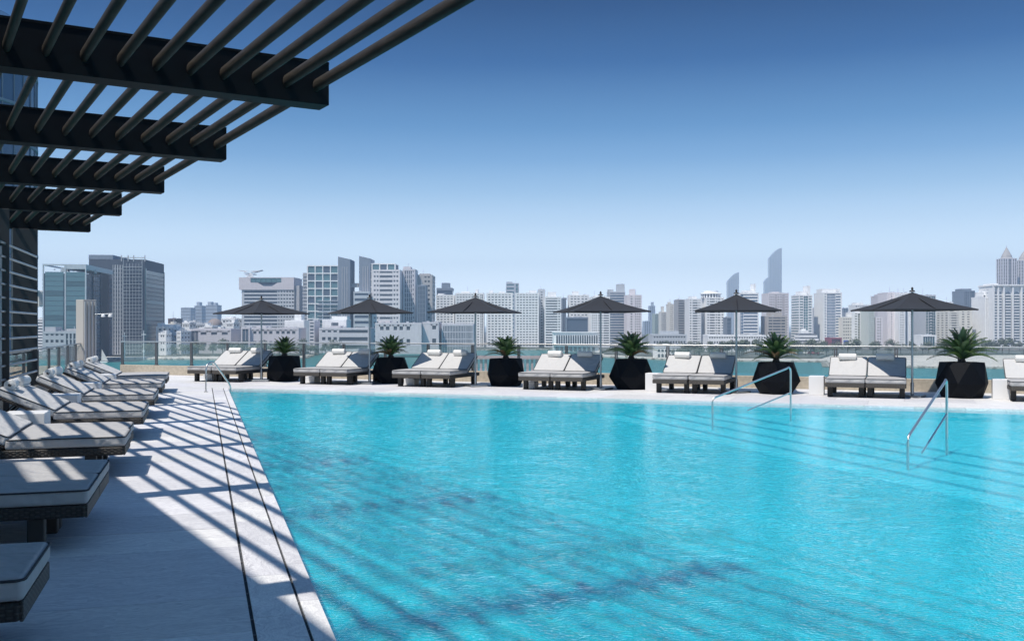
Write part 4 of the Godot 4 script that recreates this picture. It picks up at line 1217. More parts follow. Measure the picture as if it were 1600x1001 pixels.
	["green_grid_block", "pale green block covered in a fine window grid", 307.4, 850, 5.0, 30.8, 20, 17, "s.05 p6:9 s.05", "s1", "palegreen", "grey", "0:1:1", -16.0, ""],
	["flat_white_block", "broad white block with flat roofs behind the pale green grid block", 388.5, 1100, 18.0, 41.0, 22, 10, "p6:8 s.1", "s1", "white", "grey", ".1:.6:3", -16.0, ""],
	["stepped_tower", "lavender tower with bay windows above the left tip of the sixth umbrella", 344.5, 920, 7.9, 45.5, 24, 20, "p1:2 s.3 p2:3 s.3 b1", "s1", "pinkgrey", "grey", ".1:.4:2 .5:.9:3", -16.0, ""],
	["small_white_block", "small white block wedged before the lavender tower", 314.0, 850, 6.0, 24.8, 14, 10, "s.3 p2:2 s.3", "s1", "pinkwhite", "dark", "", -16.0, ""],
	["pink_slab", "plain pale pink slab with single window columns under the sixth umbrella", 337.6, 880, 10.8, 47.1, 24, 21, "s.8 p.4:1 s1 p.5:1 s.1", "s1", "pinkwhite", "dark", "", -16.0, ""],
	["white_door_tower", "white tower with dark tall portal at its foot under the sixth umbrella", 341.3, 870, 5.6, 45.7, 24, 21, "s.3 p2:2 s.3", "s1", "white", "grey", "", -16.0, ""],
	["white_door_tower", "white tower left of the sixth umbrella pole with a dark side stripe", 349.0, 874, 6.7, 46.4, 24, 21, "v.6:1 s1.2 p.5:1 s.2", "s1", "white", "dark", "", -16.0, ""],
	["teal_grey_tower", "teal-grey glass tower with a white rib right of the sixth umbrella pole", 374.8, 890, 9.3, 45.2, 28, 18, "g1:2 s.25 g.6:1 b1 g1.4:2", "s1", "palegrey", "tealdark", "", -16.0, ""],
	["cream_apartment", "cream apartment tower with stepped crown behind the sixth cycad", 382.4, 860, 9.4, 29.9, 26, 14, "s.1 p1:2 s.1 b3 s.1 p1:2 s.1", "p3:3", "cream", "brown", ".1:.9:3 .3:.7:6", -16.0, ""],
	["cream_apartment", "cream apartment tower with bay windows beside the striped white tower", 397.0, 870, 11.7, 31.1, 24, 14, "s.4 p1:1 s.3 p1:1 s.3", "p3:3", "cream", "brown", ".2:.8:3", -16.0, ""],
	["white_back_tower", "white tower with balcony rows partly above the cream crown", 422.8, 960, 6.4, 40.5, 24, 16, "p2:3 b3 s.2", "s1", "white", "grey", "", -16.0, ""],
	["dark_glass_tower", "dark blue glass tower rising right of the sixth umbrella", 506.1, 1100, 12.2, 56.6, 30, 18, "v2:3 s.3 v1:3 g1:2", "s1", "slatewall", "slate", "0:.9:3", -16.0, ""],
	["striped_white_tower", "white tower with tall dark vertical stripes left of the arch-topped tower", 411.4, 860, 4.6, 42.6, 26, 18, "s.4 v1:2 s.3 v.5:1 s.3 v.8:1 s.3", "s1", "white", "slate", "0:1:2 .2:.8:5", -16.0, ""],
	["flat_roof_block", "pinkish flat-roofed block showing between the striped and dark towers", 549.4, 1150, 10.5, 56.9, 22, 16, "p4:6", "s1", "pinkwhite", "grey", ".4:.9:3", -16.0, ""],
	["low_hospital", "long low white building with rows of dark windows behind the shore trees", 159.5, 700, 43.0, 10.9, 20, 3, "p20:24", "s1", "white", "dark", "0:.15:1", -16.0, ""],
	["low_terminal", "low grey-white building with two window rows left of the fifth lounger pair", 109.2, 690, 23.9, 11.5, 20, 3, "s.2 p14:12", "s1", "palegrey", "dark", ".3:.8:3", -16.0, ""],
	["glass_showroom", "low glass showroom with a red fascia at the foot of the blue glass slab", 270.7, 830, 9.4, 7.6, 16, 1, "s.1 g1:6 s.1", "s1", "red", "dark", "", -16.0, ""],
	["low_store", "low white store block at the foot of the teal-grey glass tower", 335.6, 800, 12.1, 10.0, 16, 1, "s.1 g1:5 s.1", "s1", "white", "tealdark", "", -16.0, ""],
]

func px(x: float, d: float) -> float: return (x - 800.0) / 1555.0 * d
func hy(y: float, d: float) -> float: return 1.7 + (510.0 - y) * d / 1555.0 - GROUND

func city() -> void:
	for r in ROWS:
		block(r[0], r[1], r[2], r[3], r[4], r[5], r[6], r[7], r[8], r[9], r[10], r[11], r[12], r[13], 0.0, r[14])
	teal_towers()
	slab_with_wings()
	fin_towers()
	landmarks()

func teal_towers() -> void:
	var D := 540.0
	var o := thing("teal_glass_tower", "nearer teal glass tower at the far left with a dark unfinished brown side", "building", Vector3(px(133, D), GROUND, -D), 0.15)
	var H := hy(413, D)
	var W := 22.0
	var dp := 60.0
	var mb := MB.new()
	mb.box(Vector3(-W / 2, H / 2 - 2.5, -dp / 2), Vector3(W - 1.0, H - 5.0, dp - 1.0))
	part("core", mb.mesh(), M.g_slate, o)
	var nf := 18
	# panes of the front, each its own
	var fh := (H - 4.0) / nf
	for q in [[-W + 1.2, -W + 10.6], [-W + 12.0, -0.3]]:
		for f in nf:
			mb = MB.new()
			mb.box(Vector3((q[0] + q[1]) / 2, (f + 0.5) * fh, -0.35), Vector3(q[1] - q[0], fh - 0.25, 0.5))
			part("glass_band", mb.mesh(), M.g_teal if (f * 7 + int(q[1])) % 5 else M.g_tealdark, o)
	mb = MB.new()
	facade(mb, Vector3(-0.5, 0, -0.5), Vector3.FORWARD, Vector3.RIGHT, dp - 1, H - 3, 18, "g2:6 s.1 g2:3 s.15 v2:7 s.3 g1:2")
	part("brown_side", mb.mesh(), M.w_brown, o)
	mb = MB.new()
	for x in [-W, -W + 11.3, -0.2]: mb.box(Vector3(x + 0.2, H / 2, -0.5), Vector3(0.6, H, 0.9))
	mb.box(Vector3(-W * 0.75, H - 0.3, -0.5), Vector3(W * 0.5, 0.8, 0.9))
	mb.box(Vector3(-W + 0.2, H - 0.3, -dp / 2), Vector3(0.6, 0.8, dp))
	mb.box(Vector3(-W * 0.25, H - 1.2, -dp * 0.5), Vector3(W * 0.5, 2.6, dp - 0.4))
	part("roof_frame", mb.mesh(), M.w_palegrey, o)
	mb = MB.new()
	for i in 26: mb.box(Vector3(rng.randf_range(-W * 0.9, 0), H - 2.2 + rng.randf_range(-1, 1.6), -rng.randf_range(0, dp)), Vector3(rng.randf_range(0.4, 2.5), rng.randf_range(0.5, 2.6), rng.randf_range(0.4, 4)))
	part("roof_works", mb.mesh(), M.w_grey, o, Vector3.ZERO, true)
	D = 625.0
	o = thing("dark_glass_tower", "taller dark tower behind the teal glass tower, with a scaffold strip", "building", Vector3(px(226, D), GROUND, -D), 0.10)
	H = hy(404, D)
	W = 34.0
	dp = 48.0
	mb = MB.new()
	mb.box(Vector3(-W / 2, H / 2, -dp / 2), Vector3(W, H - 1, dp))
	part("core", mb.mesh(), M.w_darkslate, o)
	mb = MB.new()
	facade(mb, Vector3(0, 0, 0), Vector3.FORWARD, Vector3.RIGHT, dp, H - 6, 20, "s.12 g3:4 s.12")
	part("side_frame", mb.mesh(), M.g_tealdark, o)
	for f in 20:
		mb = MB.new()
		mb.box(Vector3(0.1, (f + 0.5) * (H - 7) / 20.0, -dp / 2), Vector3(0.4, (H - 7) / 20.0 - 0.3, dp - 4))
		part("glass_band", mb.mesh(), M.g_tealdark if f % 4 else M.g_teal, o)
	mb = MB.new()
	for i in 7: mb.tube([Vector3(-13.0 + i * 1.9, 0, 0.8), Vector3(-13.0 + i * 1.9, H - (0.0 if i in [0, 6] else 3.0), 0.8)], 0.16 if i in [0, 2, 6] else 0.1, 5)
	for i in 26: mb.box(Vector3(-7.3, 1.0 + i * (H - 4) / 26.0, 0.8), Vector3(11.6, 0.22, 0.5))
	part("scaffold", mb.mesh(), M.w_palegrey, o, Vector3.ZERO, true)
	mb = MB.new()
	facade(mb, Vector3(-19.5, 0, 0), Vector3.RIGHT, Vector3.BACK, 6.0, H - 4, 22, "v1:4")
	part("rib_panel", mb.mesh(), M.w_grey, o)
	mb = MB.new()
	mb.box(Vector3(-W + 7.2, H + 0.6, -dp / 2), Vector3(14.6, 3.2, dp))
	part("crown", mb.mesh(), M.w_slatewall, o)
	mb = MB.new()
	for x in [-W * 0.42, -W * 0.3, -W * 0.2, 0.0]: mb.box(Vector3(x, H + 0.2, 0.2), Vector3(0.5, 4.0, 0.5))
	mb.box(Vector3(-W * 0.21, H + 0.6, 0.2), Vector3(W * 0.42, 0.5, 0.5))
	part("roof_frame", mb.mesh(), M.w_grey, o)

func slab_with_wings() -> void:
	var D := 800.0
	var x0 := px(373, D); var x1 := px(459, D)
	var H := hy(433, D)
	var o := thing("winged_slab_building", "broad grey slab building with a green window strip and winged rooftop structure", "building", Vector3((x0 + x1) / 2, GROUND, -D))
	var W := x1 - x0
	var dp := 30.0
	var mb := MB.new()
	mb.box(Vector3(0, H / 2, -dp / 2), Vector3(W - 5, H - 2, dp - 2))
	part("glazing", mb.mesh(), M.g_slate, o)
	mb = MB.new()
	facade(mb, Vector3(-W / 2 + 2.4, 0, -1), Vector3.RIGHT, Vector3.BACK, W * 0.66, H - 8, 17, "s.12 b2 s.05")
	facade(mb, Vector3(-W / 2 + 2.4 + W * 0.64, 0, -0.6), Vector3.RIGHT, Vector3.BACK, W * 0.31, H - 8, 17, "p3:6")
	facade(mb, Vector3(W / 2 - 2.4, 0, -1), Vector3.FORWARD, Vector3.RIGHT, dp - 2, H - 8, 17, "s1")
	facade(mb, Vector3(-W / 2 + 2.4, 0, -dp + 1), Vector3.BACK, Vector3.LEFT, dp - 2, H - 8, 17, "s1")
	part("wall", mb.mesh(), M.w_palegrey, o)
	# the heavy attic with a stepped recess for the window strip
	mb = MB.new()
	var ya := H - 10.0
	mb.extrude(PackedVector2Array([Vector2(-W / 2, ya), Vector2(W / 2, ya), Vector2(W / 2, H), Vector2(W * 0.27, H), Vector2(W * 0.27, H - 4.2), Vector2(W * 0.2, H - 4.4), Vector2(W * 0.1, H - 7.2), Vector2(-W * 0.06, H - 7.2), Vector2(-W * 0.16, H - 4.4), Vector2(-W * 0.29, H - 4.2), Vector2(-W * 0.29, H), Vector2(-W / 2, H)]), -dp, 0.3)
	part("attic", mb.mesh(), M.w_pinkgrey, o)
	mb = MB.new()
	mb.box(Vector3(-W * 0.01, H - 5.0, -dp / 2 - 0.6), Vector3(W * 0.55, 5.6, dp - 1.0))
	part("recess_wall", mb.mesh(), M.w_taupe, o)
	for i in 6:
		mb = MB.new()
		mb.box(Vector3(-W * 0.29 + W * 0.56 * (i + 0.5) / 6.0, H - 2.3, -0.6), Vector3(W * 0.56 / 6.0 - 0.3, 3.4, 0.8))
		part("window", mb.mesh(), M.g_teal, o)
	mb = MB.new()
	mb.box(Vector3(0, H - 0.25, -0.5), Vector3(W * 0.57, 0.5, 1.2))
	part("lintel", mb.mesh(), M.w_pinkgrey, o)
	mb = MB.new()
	mb.box(Vector3(W / 2 + 2.0, H / 2 - 3.5, -dp * 0.4), Vector3(4.0, H - 6.0, dp * 0.7))
	part("side_core", mb.mesh(), M.w_grey, o)
	# roof structure: two tilted wings on a trussed drum
	var rc := Vector3(-W * 0.36, H, -dp * 0.4)
	mb = MB.new()
	for s in [-1.0, 1.0]:
		var wt := [rc + Vector3(s * 0.8, 5.4, 4), rc + Vector3(s * 10.0, 6.4, 3), rc + Vector3(s * 10.0, 6.4, -3), rc + Vector3(s * 0.8, 5.4, -4)]
		var wb := [rc + Vector3(s * 3.2, 4.3, 4), rc + Vector3(s * 10.0, 6.1, 3), rc + Vector3(s * 10.0, 6.1, -3), rc + Vector3(s * 3.2, 4.3, -4)]
		mb.quad(wt[0], wt[1], wt[2], wt[3], Vector3.UP)
		mb.quad(wb[0], wb[1], wb[2], wb[3], Vector3.DOWN)
		mb.quad(wt[0], wt[1], wb[1], wb[0], Vector3.BACK)
	part("roof_wing", mb.mesh(), M.w_palegrey, o)
	mb = MB.new()
	for i in 8:
		var a := -4.0 + i * 1.15
		mb.tube([rc + Vector3(a * 0.5, 0, 3), rc + Vector3(a * 1.1, 4.4, 3)], 0.2, 5)
		mb.tube([rc + Vector3(a * 0.9, 0, 1), rc + Vector3(-a * 0.7, 4.2, 3.2)], 0.15, 5)
	mb.box(rc + Vector3(0, 2.8, 0), Vector3(8.4, 0.5, 6))
	part("roof_truss", mb.mesh(), M.w_white, o, Vector3.ZERO, true)

func fin_towers() -> void:
	var D := 780.0
	for q in [[472.0, 480.0, 528.0, 528.0, 547.0, 415.0, 401.0, 497.0, "left of two fin-topped towers, white grid of teal panes and slanted grey fin at right", 1], [559.0, 569.0, 617.0, 561.0, 579.0, 412.0, 400.0, 480.0, "right of two fin-topped towers, its slanted grey fin at the left edge", -1]]:
		var xa := px(q[1], D); var xb := px(q[2], D)
		var H := hy(q[5], D)
		var o := thing("fin_topped_tower", q[8], "building", Vector3((xa + xb) / 2, GROUND, -D), 0.0, "fin-topped office towers")
		var W := xb - xa
		var mb := MB.new()
		mb.box(Vector3(0, H / 2, -14), Vector3(W - 0.8, H - 0.8, 26))
		part("core", mb.mesh(), M.w_slatewall, o)
		var rows := int(round(H / 6.0))
		var rh := H / rows
		var cw := W / 4.0
		for i in 4:
			for j in rows:
				mb = MB.new()
				mb.box(Vector3(-W / 2 + cw * (i + 0.5), rh * (j + 0.5), -0.75), Vector3(cw - 0.8, rh - 0.8, 0.2))
				part("window", mb.mesh(), M.g_teal if (i + j) % 3 else M.g_slate, o)
		mb = MB.new()
		for i in 5: mb.box(Vector3(-W / 2 + cw * i, H / 2, -0.5), Vector3(0.75, H, 0.9))
		for j in rows + 1: mb.box(Vector3(0, rh * j, -0.48), Vector3(W, 0.75, 0.85))
		mb.box(Vector3(0, H + 0.1, -14), Vector3(W, 0.4, 27))
		part("white_grid", mb.mesh(), M.w_white, o)
		# low balcony bays
		mb = MB.new()
		for j in 7: mb.box(Vector3(W * 0.16, rh * j * 0.5 + 20.0, 0.25), Vector3(W * 0.66, 0.5, 1.4))
		part("balcony", mb.mesh(), M.w_palegrey, o)
		# fin, cut at a slant
		var fx0 := px(q[3], D) - (xa + xb) / 2; var fx1 := px(q[4], D) - (xa + xb) / 2
		var Hf := hy(q[6], D)
		mb = MB.new()
		mb.extrude(PackedVector2Array([Vector2(fx0, 0), Vector2(fx1, 0), Vector2(fx1, Hf - 2.0), Vector2(fx0 + 0.5, Hf), Vector2(fx0, Hf)]), -22.0, 0.6)
		part("fin", mb.mesh(), M.w_slatewall, o)
		mb = MB.new()
		for k in 3:
			mb.box(Vector3(lerpf(fx0, fx1, 0.35 + 0.2 * k), Hf * 0.45, 0.7), Vector3(0.5, Hf * 0.88, 0.4))
		part("fin_rib", mb.mesh(), M.w_grey, o)
		if q[9] == 1:
			mb = MB.new()
			facade(mb, Vector3(px(472, D) - (xa + xb) / 2, 0, -1.5), Vector3.RIGHT, Vector3.BACK, px(480, D) - px(472, D), hy(426, D), 22, "b1")
			mb.box(Vector3(px(476, D) - (xa + xb) / 2, hy(426, D) / 2, -8), Vector3(3.8, hy(426, D), 12))
			part("side_stack", mb.mesh(), M.w_grey, o)
			mb = MB.new()
			mb.box(Vector3(fx1 + 2.7, hy(445, D), -6), Vector3(6.0, 3.2, 3.4))
			for k in 5: mb.box(Vector3(fx1 + 0.6 + k * 1.1, hy(445, D), -4.2), Vector3(0.25, 3.4, 0.3))
			part("link_bridge", mb.mesh(), M.w_grey, o)

func sail_poly(w: float, h: float, shoulder: float) -> PackedVector2Array:
	var p := PackedVector2Array([Vector2(0, 0), Vector2(w, 0), Vector2(w, h)])
	for k in 12:
		var f := k / 11.0
		p.append(Vector2(w * (1.0 - f), lerpf(h, shoulder, pow(f, 1.6))))
	var q := PackedVector2Array()
	for a in p:
		if q.is_empty() or a.distance_to(q[q.size() - 1]) > 0.01: q.append(a)
	if q[0].distance_to(q[q.size() - 1]) < 0.01: q.remove_at(q.size() - 1)
	return q

func landmarks() -> void:
	var mb: MB
	# curved far towers
	for q in [[1137.0, 1155.0, 425.0, 440.0, 2600.0, "shorter pale blue far tower with a rounded top behind the fifth parasol"], [1202.0, 1222.0, 387.0, 404.0, 2700.0, "tallest pale blue far tower, curved to a sharp point at its right"]]:
		var D: float = q[4]
		var o := thing("curved_glass_tower", q[5], "building", Vector3(px(q[0], D), GROUND, -D))
		var w := px(q[1], D) - px(q[0], D)
		mb = MB.new()
		mb.extrude(sail_poly(w, hy(q[2], D), hy(q[3], D)), -13, 0)
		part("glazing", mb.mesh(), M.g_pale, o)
		for i in 5:
			mb = MB.new()
			var f := (i + 0.5) / 5.0
			var top := lerpf(hy(q[2], D), hy(q[3], D), pow(1.0 - f, 1.6))
			mb.box(Vector3(w * f, top / 2, 0.6), Vector3(1.3, top, 1.2))
			part("rib", mb.mesh(), M.w_palegrey, o)
		if q[0] > 1180:
			mb = MB.new()
			mb.extrude(sail_poly(px(1202, D) - px(1195, D), hy(433, D), hy(440, D)), -14, -2)
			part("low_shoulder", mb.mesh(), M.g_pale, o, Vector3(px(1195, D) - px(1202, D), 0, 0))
	# pink towers with pyramid tops
	for q in [[1568.0, 1590.0, 404.0, 385.0, 1750.0, "pink stone tower with a pointed pyramid top above the arch-topped tower"], [1596.0, 1619.0, 407.0, 390.0, 1760.0, "second pink pointed tower, cut by the right picture edge"]]:
		var D: float = q[4]
		var w := px(q[1], D) - px(q[0], D)
		var H := hy(q[2], D)
		var o := block("pink_spire_tower", q[5], px((q[0] + q[1]) / 2, D), D, w, H, w, 24, "v1:2 s.2 g.7:2 s.2 v1:2", "v1:3", "pinkwhite", "brown", "", GROUND, 0.0, "pink pointed towers")
		mb = MB.new()
		mb.lathe(Vector3(0, H, -w / 2), [Vector2(w * 0.5, 0), Vector2(w * 0.36, 3.0), Vector2(w * 0.34, 6.0), Vector2(0.4, hy(q[3], D) - H), Vector2(0, hy(q[3], D) - H + 5)], 8, true, PI / 8)
		part("spire", mb.mesh(), M.w_taupe, o)
	# arch-topped white tower
	var D2 := 850.0
	var Wt := px(1618, D2) - px(1553, D2)
	var Ht := hy(446, D2)
	var o2 := thing("arch_topped_tower", "big white tower with arched window bays at the right edge", "building", Vector3((px(1618, D2) + px(1553, D2)) / 2, GROUND, -D2))
	mb = MB.new()
	mb.box(Vector3(0, Ht / 2, -14), Vector3(Wt - 1, Ht - 1, 26))
	part("core", mb.mesh(), M.w_white, o2)
	mb = MB.new()
	facade(mb, Vector3(-Wt / 2 + 0.5, 0, -27), Vector3.BACK, Vector3.LEFT, 26, Ht, 19, "s1 p2:2 s1")
	part("side_wall", mb.mesh(), M.w_white, o2)
	var bays := [[0.02, 0.09, 0], [0.13, 0.20, 0], [0.29, 0.42, 1], [0.50, 0.63, 1], [0.71, 0.84, 1], [0.88, 0.95, 0]]
	for bb in bays:
		var bx0: float = -Wt / 2 + bb[0] * Wt; var bx1: float = -Wt / 2 + bb[1] * Wt
		mb = MB.new()
		var arch := PackedVector2Array([Vector2(bx0, 1.5), Vector2(bx1, 1.5)])
		var rr := (bx1 - bx0) / 2
		for k in 11: arch.append(Vector2((bx0 + bx1) / 2 + cos(PI * k / 10.0) * rr, Ht - 5.0 - rr + sin(PI * k / 10.0) * rr * 0.8))
		mb.extrude(arch, -0.6, -0.25)
		part("window", mb.mesh(), M.g_slate, o2)
		mb = MB.new()
		for f in 19: mb.box(Vector3((bx0 + bx1) / 2, 1.5 + f * (Ht - 7.0) / 19.0, 0.0), Vector3(rr * 2, (Ht - 7.0) / 19.0 * 0.42, 0.9))
		part("spandrel", mb.mesh(), M.w_white, o2, Vector3.ZERO, true)
	mb = MB.new()
	for bb in [0.0, 0.11, 0.245, 0.46, 0.67, 0.86, 0.99]: mb.box(Vector3(-Wt / 2 + bb * Wt, Ht / 2, 0.2), Vector3(Wt * 0.035, Ht, 1.6))
	part("pier", mb.mesh(), M.w_white, o2)
	mb = MB.new()
	mb.box(Vector3(0, Ht + 0.3, -13), Vector3(Wt + 1, 1.2, 29))
	mb.box(Vector3(-Wt * 0.4, Ht + 1.2, -13), Vector3(Wt * 0.1, 1.6, 20))
	part("roof", mb.mesh(), M.w_white, o2)
	# crown of the domed white tower
	var D3 := 903.0
	var dt := thing("rooftop_drum", "rounded white arcaded drum on top of the tower behind the fifth parasol", "rooftop pavilion", Vector3(px(1114, D3), hy(466, D3) + GROUND + 0.4, -D3 - 9))
	mb = MB.new()
	mb.lathe(Vector3.ZERO, [Vector2(8.2, 0), Vector2(8.2, 3.6)], 24)
	part("glazing", mb.mesh(), M.g_dark, dt)
	mb = MB.new()
	for k in 20:
		var a := TAU * k / 20
		mb.box(Vector3(cos(a) * 8.5, 1.8, sin(a) * 8.5), Vector3(0.7, 3.6, 1.2), Basis(Vector3.UP, -a))
	mb.lathe(Vector3.ZERO, [Vector2(9.6, 3.5), Vector2(9.8, 4.2), Vector2(7.8, 4.9), Vector2(6.8, 5.0), Vector2(6.6, 6.6), Vector2(0, 7.0)], 24)
	part("crown", mb.mesh(), M.w_white, dt)
	# brown dome
	var dm := thing("domed_house", "low house under a wide brown dome left of the first parasol", "building", Vector3(px(336, 760), GROUND, -760))
	mb = MB.new()
	mb.box(Vector3(0, 6, 0), Vector3(13, hy(507, 760) * 2 - 12 - 8, 13))
	part("wall", mb.mesh(), M.w_palegrey, dm)
	mb = MB.new()
	var pr := []
	for k in 9: pr.append(Vector2(cos(PI / 2 * k / 8.0) * 5.6, hy(508, 760) + sin(PI / 2 * k / 8.0) * 5.2))
	mb.lathe(Vector3(0, 0, 1), pr, 24)
	part("dome", mb.mesh(), mat(lin(0.26, 0.22, 0.21), 0.8), dm)
	# event hall with a scalloped front
	var D4 := 690.0
	var x0 := px(865, D4); var x1 := px(936, D4)
	var eh := thing("arched_event_hall", "low white hall with a row of slender arches behind the fourth lounger pair", "building", Vector3((x0 + x1) / 2, GROUND, -D4))
	var We := x1 - x0
	var He := hy(519, D4)
	mb = MB.new()
	mb.box(Vector3(0, He / 2, -11), Vector3(We, He - 0.3, 20))
	part("wall", mb.mesh(), M.w_white, eh)
	for k in 18:
		mb = MB.new()
		var cx := -We * 0.42 + We * 0.9 * k / 17.5
		var ar := PackedVector2Array([Vector2(cx - 0.55, He * 0.38), Vector2(cx + 0.55, He * 0.38)])
		for i in 7: ar.append(Vector2(cx + cos(PI * i / 6.0) * 0.55, He * 0.80 + sin(PI * i / 6.0) * 0.7))
		mb.extrude(ar, -1.2, -0.8)
		part("arch_window", mb.mesh(), M.g_grey, eh)
	mb = MB.new()
	for k in 19: mb.box(Vector3(-We * 0.445 + We * 0.9 * k / 17.5, He * 0.62, -0.4), Vector3(0.4, He * 0.62, 1.2))
	mb.box(Vector3(0, He, -11), Vector3(We + 0.6, 0.5, 21.5))
	mb.box(Vector3(0, He * 0.34, -0.4), Vector3(We, 0.5, 1.4))
	part("rib", mb.mesh(), M.w_white, eh)
	mb = MB.new()
	for k in 9: mb.box(Vector3(-We * 0.42 + k * We * 0.1, He * 0.15, -0.8), Vector3(We * 0.06, He * 0.18, 0.7))
	part("ground_window", mb.mesh(), M.g_dark, eh)
	# dark screen block
	block("dark_screen_block", "plain dark slate screen-like block above the white arched hall", px(902, 740), 740, px(919, 740) - px(885, 740), hy(497, 740), 14, 1, "g1:1", "s1", "slatewall", "slate", "")
	# shore arcade
	var D5 := 600.0
	var ac := thing("shore_arcade", "low white waterside building with a row of round arches above the fifth lounger pair", "building", Vector3(px(1047, D5), -17.2, -D5))
	var Wa := px(1069, D5) - px(1024, D5)
	mb = MB.new()
	mb.box(Vector3(0, 3.4, -6), Vector3(Wa, 6.8, 11))
	mb.box(Vector3(0, 7.0, -6), Vector3(Wa + 0.6, 0.5, 12))
	mb.lathe(Vector3(-Wa * 0.1, 7.2, -6), [Vector2(4.5, 0), Vector2(1.5, 1.0), Vector2(0, 1.2)], 12)
	part("wall", mb.mesh(), M.w_white, ac)
	for k in 7:
		var cx := -Wa * 0.44 + Wa * 0.88 * (k + 0.5) / 7.0
		for lv in [[0.3, 1.7, 0.75], [3.6, 4.4, 0.8]]:
			mb = MB.new()
			var ar := PackedVector2Array([Vector2(cx - lv[2], lv[0]), Vector2(cx + lv[2], lv[0])])
			for i in 9: ar.append(Vector2(cx + cos(PI * i / 8.0) * lv[2], lv[1] + sin(PI * i / 8.0) * lv[2]))
			mb.extrude(ar, -0.7, -0.44)
			part("arch_opening", mb.mesh(), M.g_dark, ac)
	# terraced white building like a ship
	var D6 := 640.0
	var sh := thing("terraced_white_building", "white stepped building like a ship's decks on the shore right of the fifth cycad", "building", Vector3(px(1267, D6), GROUND, -D6))
	var Ws := px(1289, D6) - px(1246, D6)
	for k in 6:
		mb = MB.new()
		var w := Ws * (1.0 - 0.07 * k)
		mb.box(Vector3(-0.3 * k * 0.5, 0.9 + 2.1 * k, -6 - k * 0.4), Vector3(w, 1.2, 12))
		part("deck_tier", mb.mesh(), M.w_white, sh)
		mb = MB.new()
		mb.box(Vector3(-0.3 * k * 0.5, 2.0 + 2.1 * k, -6.3 - k * 0.4), Vector3(w - 1.2, 1.2, 11))
		part("window_band", mb.mesh(), M.g_grey, sh)
	mb = MB.new()
	mb.box(Vector3(-2.5, 14.2, -7), Vector3(5, 1.8, 6)); mb.box(Vector3(-2.5, 15.6, -7), Vector3(2, 1.2, 3))
	part("roof_house", mb.mesh(), M.w_white, sh)
	mb = MB.new()
	mb.extrude(PackedVector2Array([Vector2(-3.4, 0), Vector2(3.4, 0), Vector2(2.6, 1.4), Vector2(-2.6, 1.4)]), 0, 3)
	single("red_awning", mb.mesh(), mat(lin(0.55, 0.12, 0.16), 0.8), "small red awning at the foot of the stepped white shore building", "awning", Vector3(px(1270, 620), -15.2, -620))
	mb = MB.new()
	mb.box(Vector3.ZERO, Vector3(3.2, 2.6, 0.4)); mb.tube([Vector3(0, -5, 0), Vector3(0, -1.2, 0)], 0.15, 6)
	single("blue_road_sign", mb.mesh(), mat(lin(0.06, 0.13, 0.55), 0.6), "small blue board on a post right of the red-fronted showroom", "sign", Vector3(px(1322, 760), hy(534, 760) + GROUND, -760))

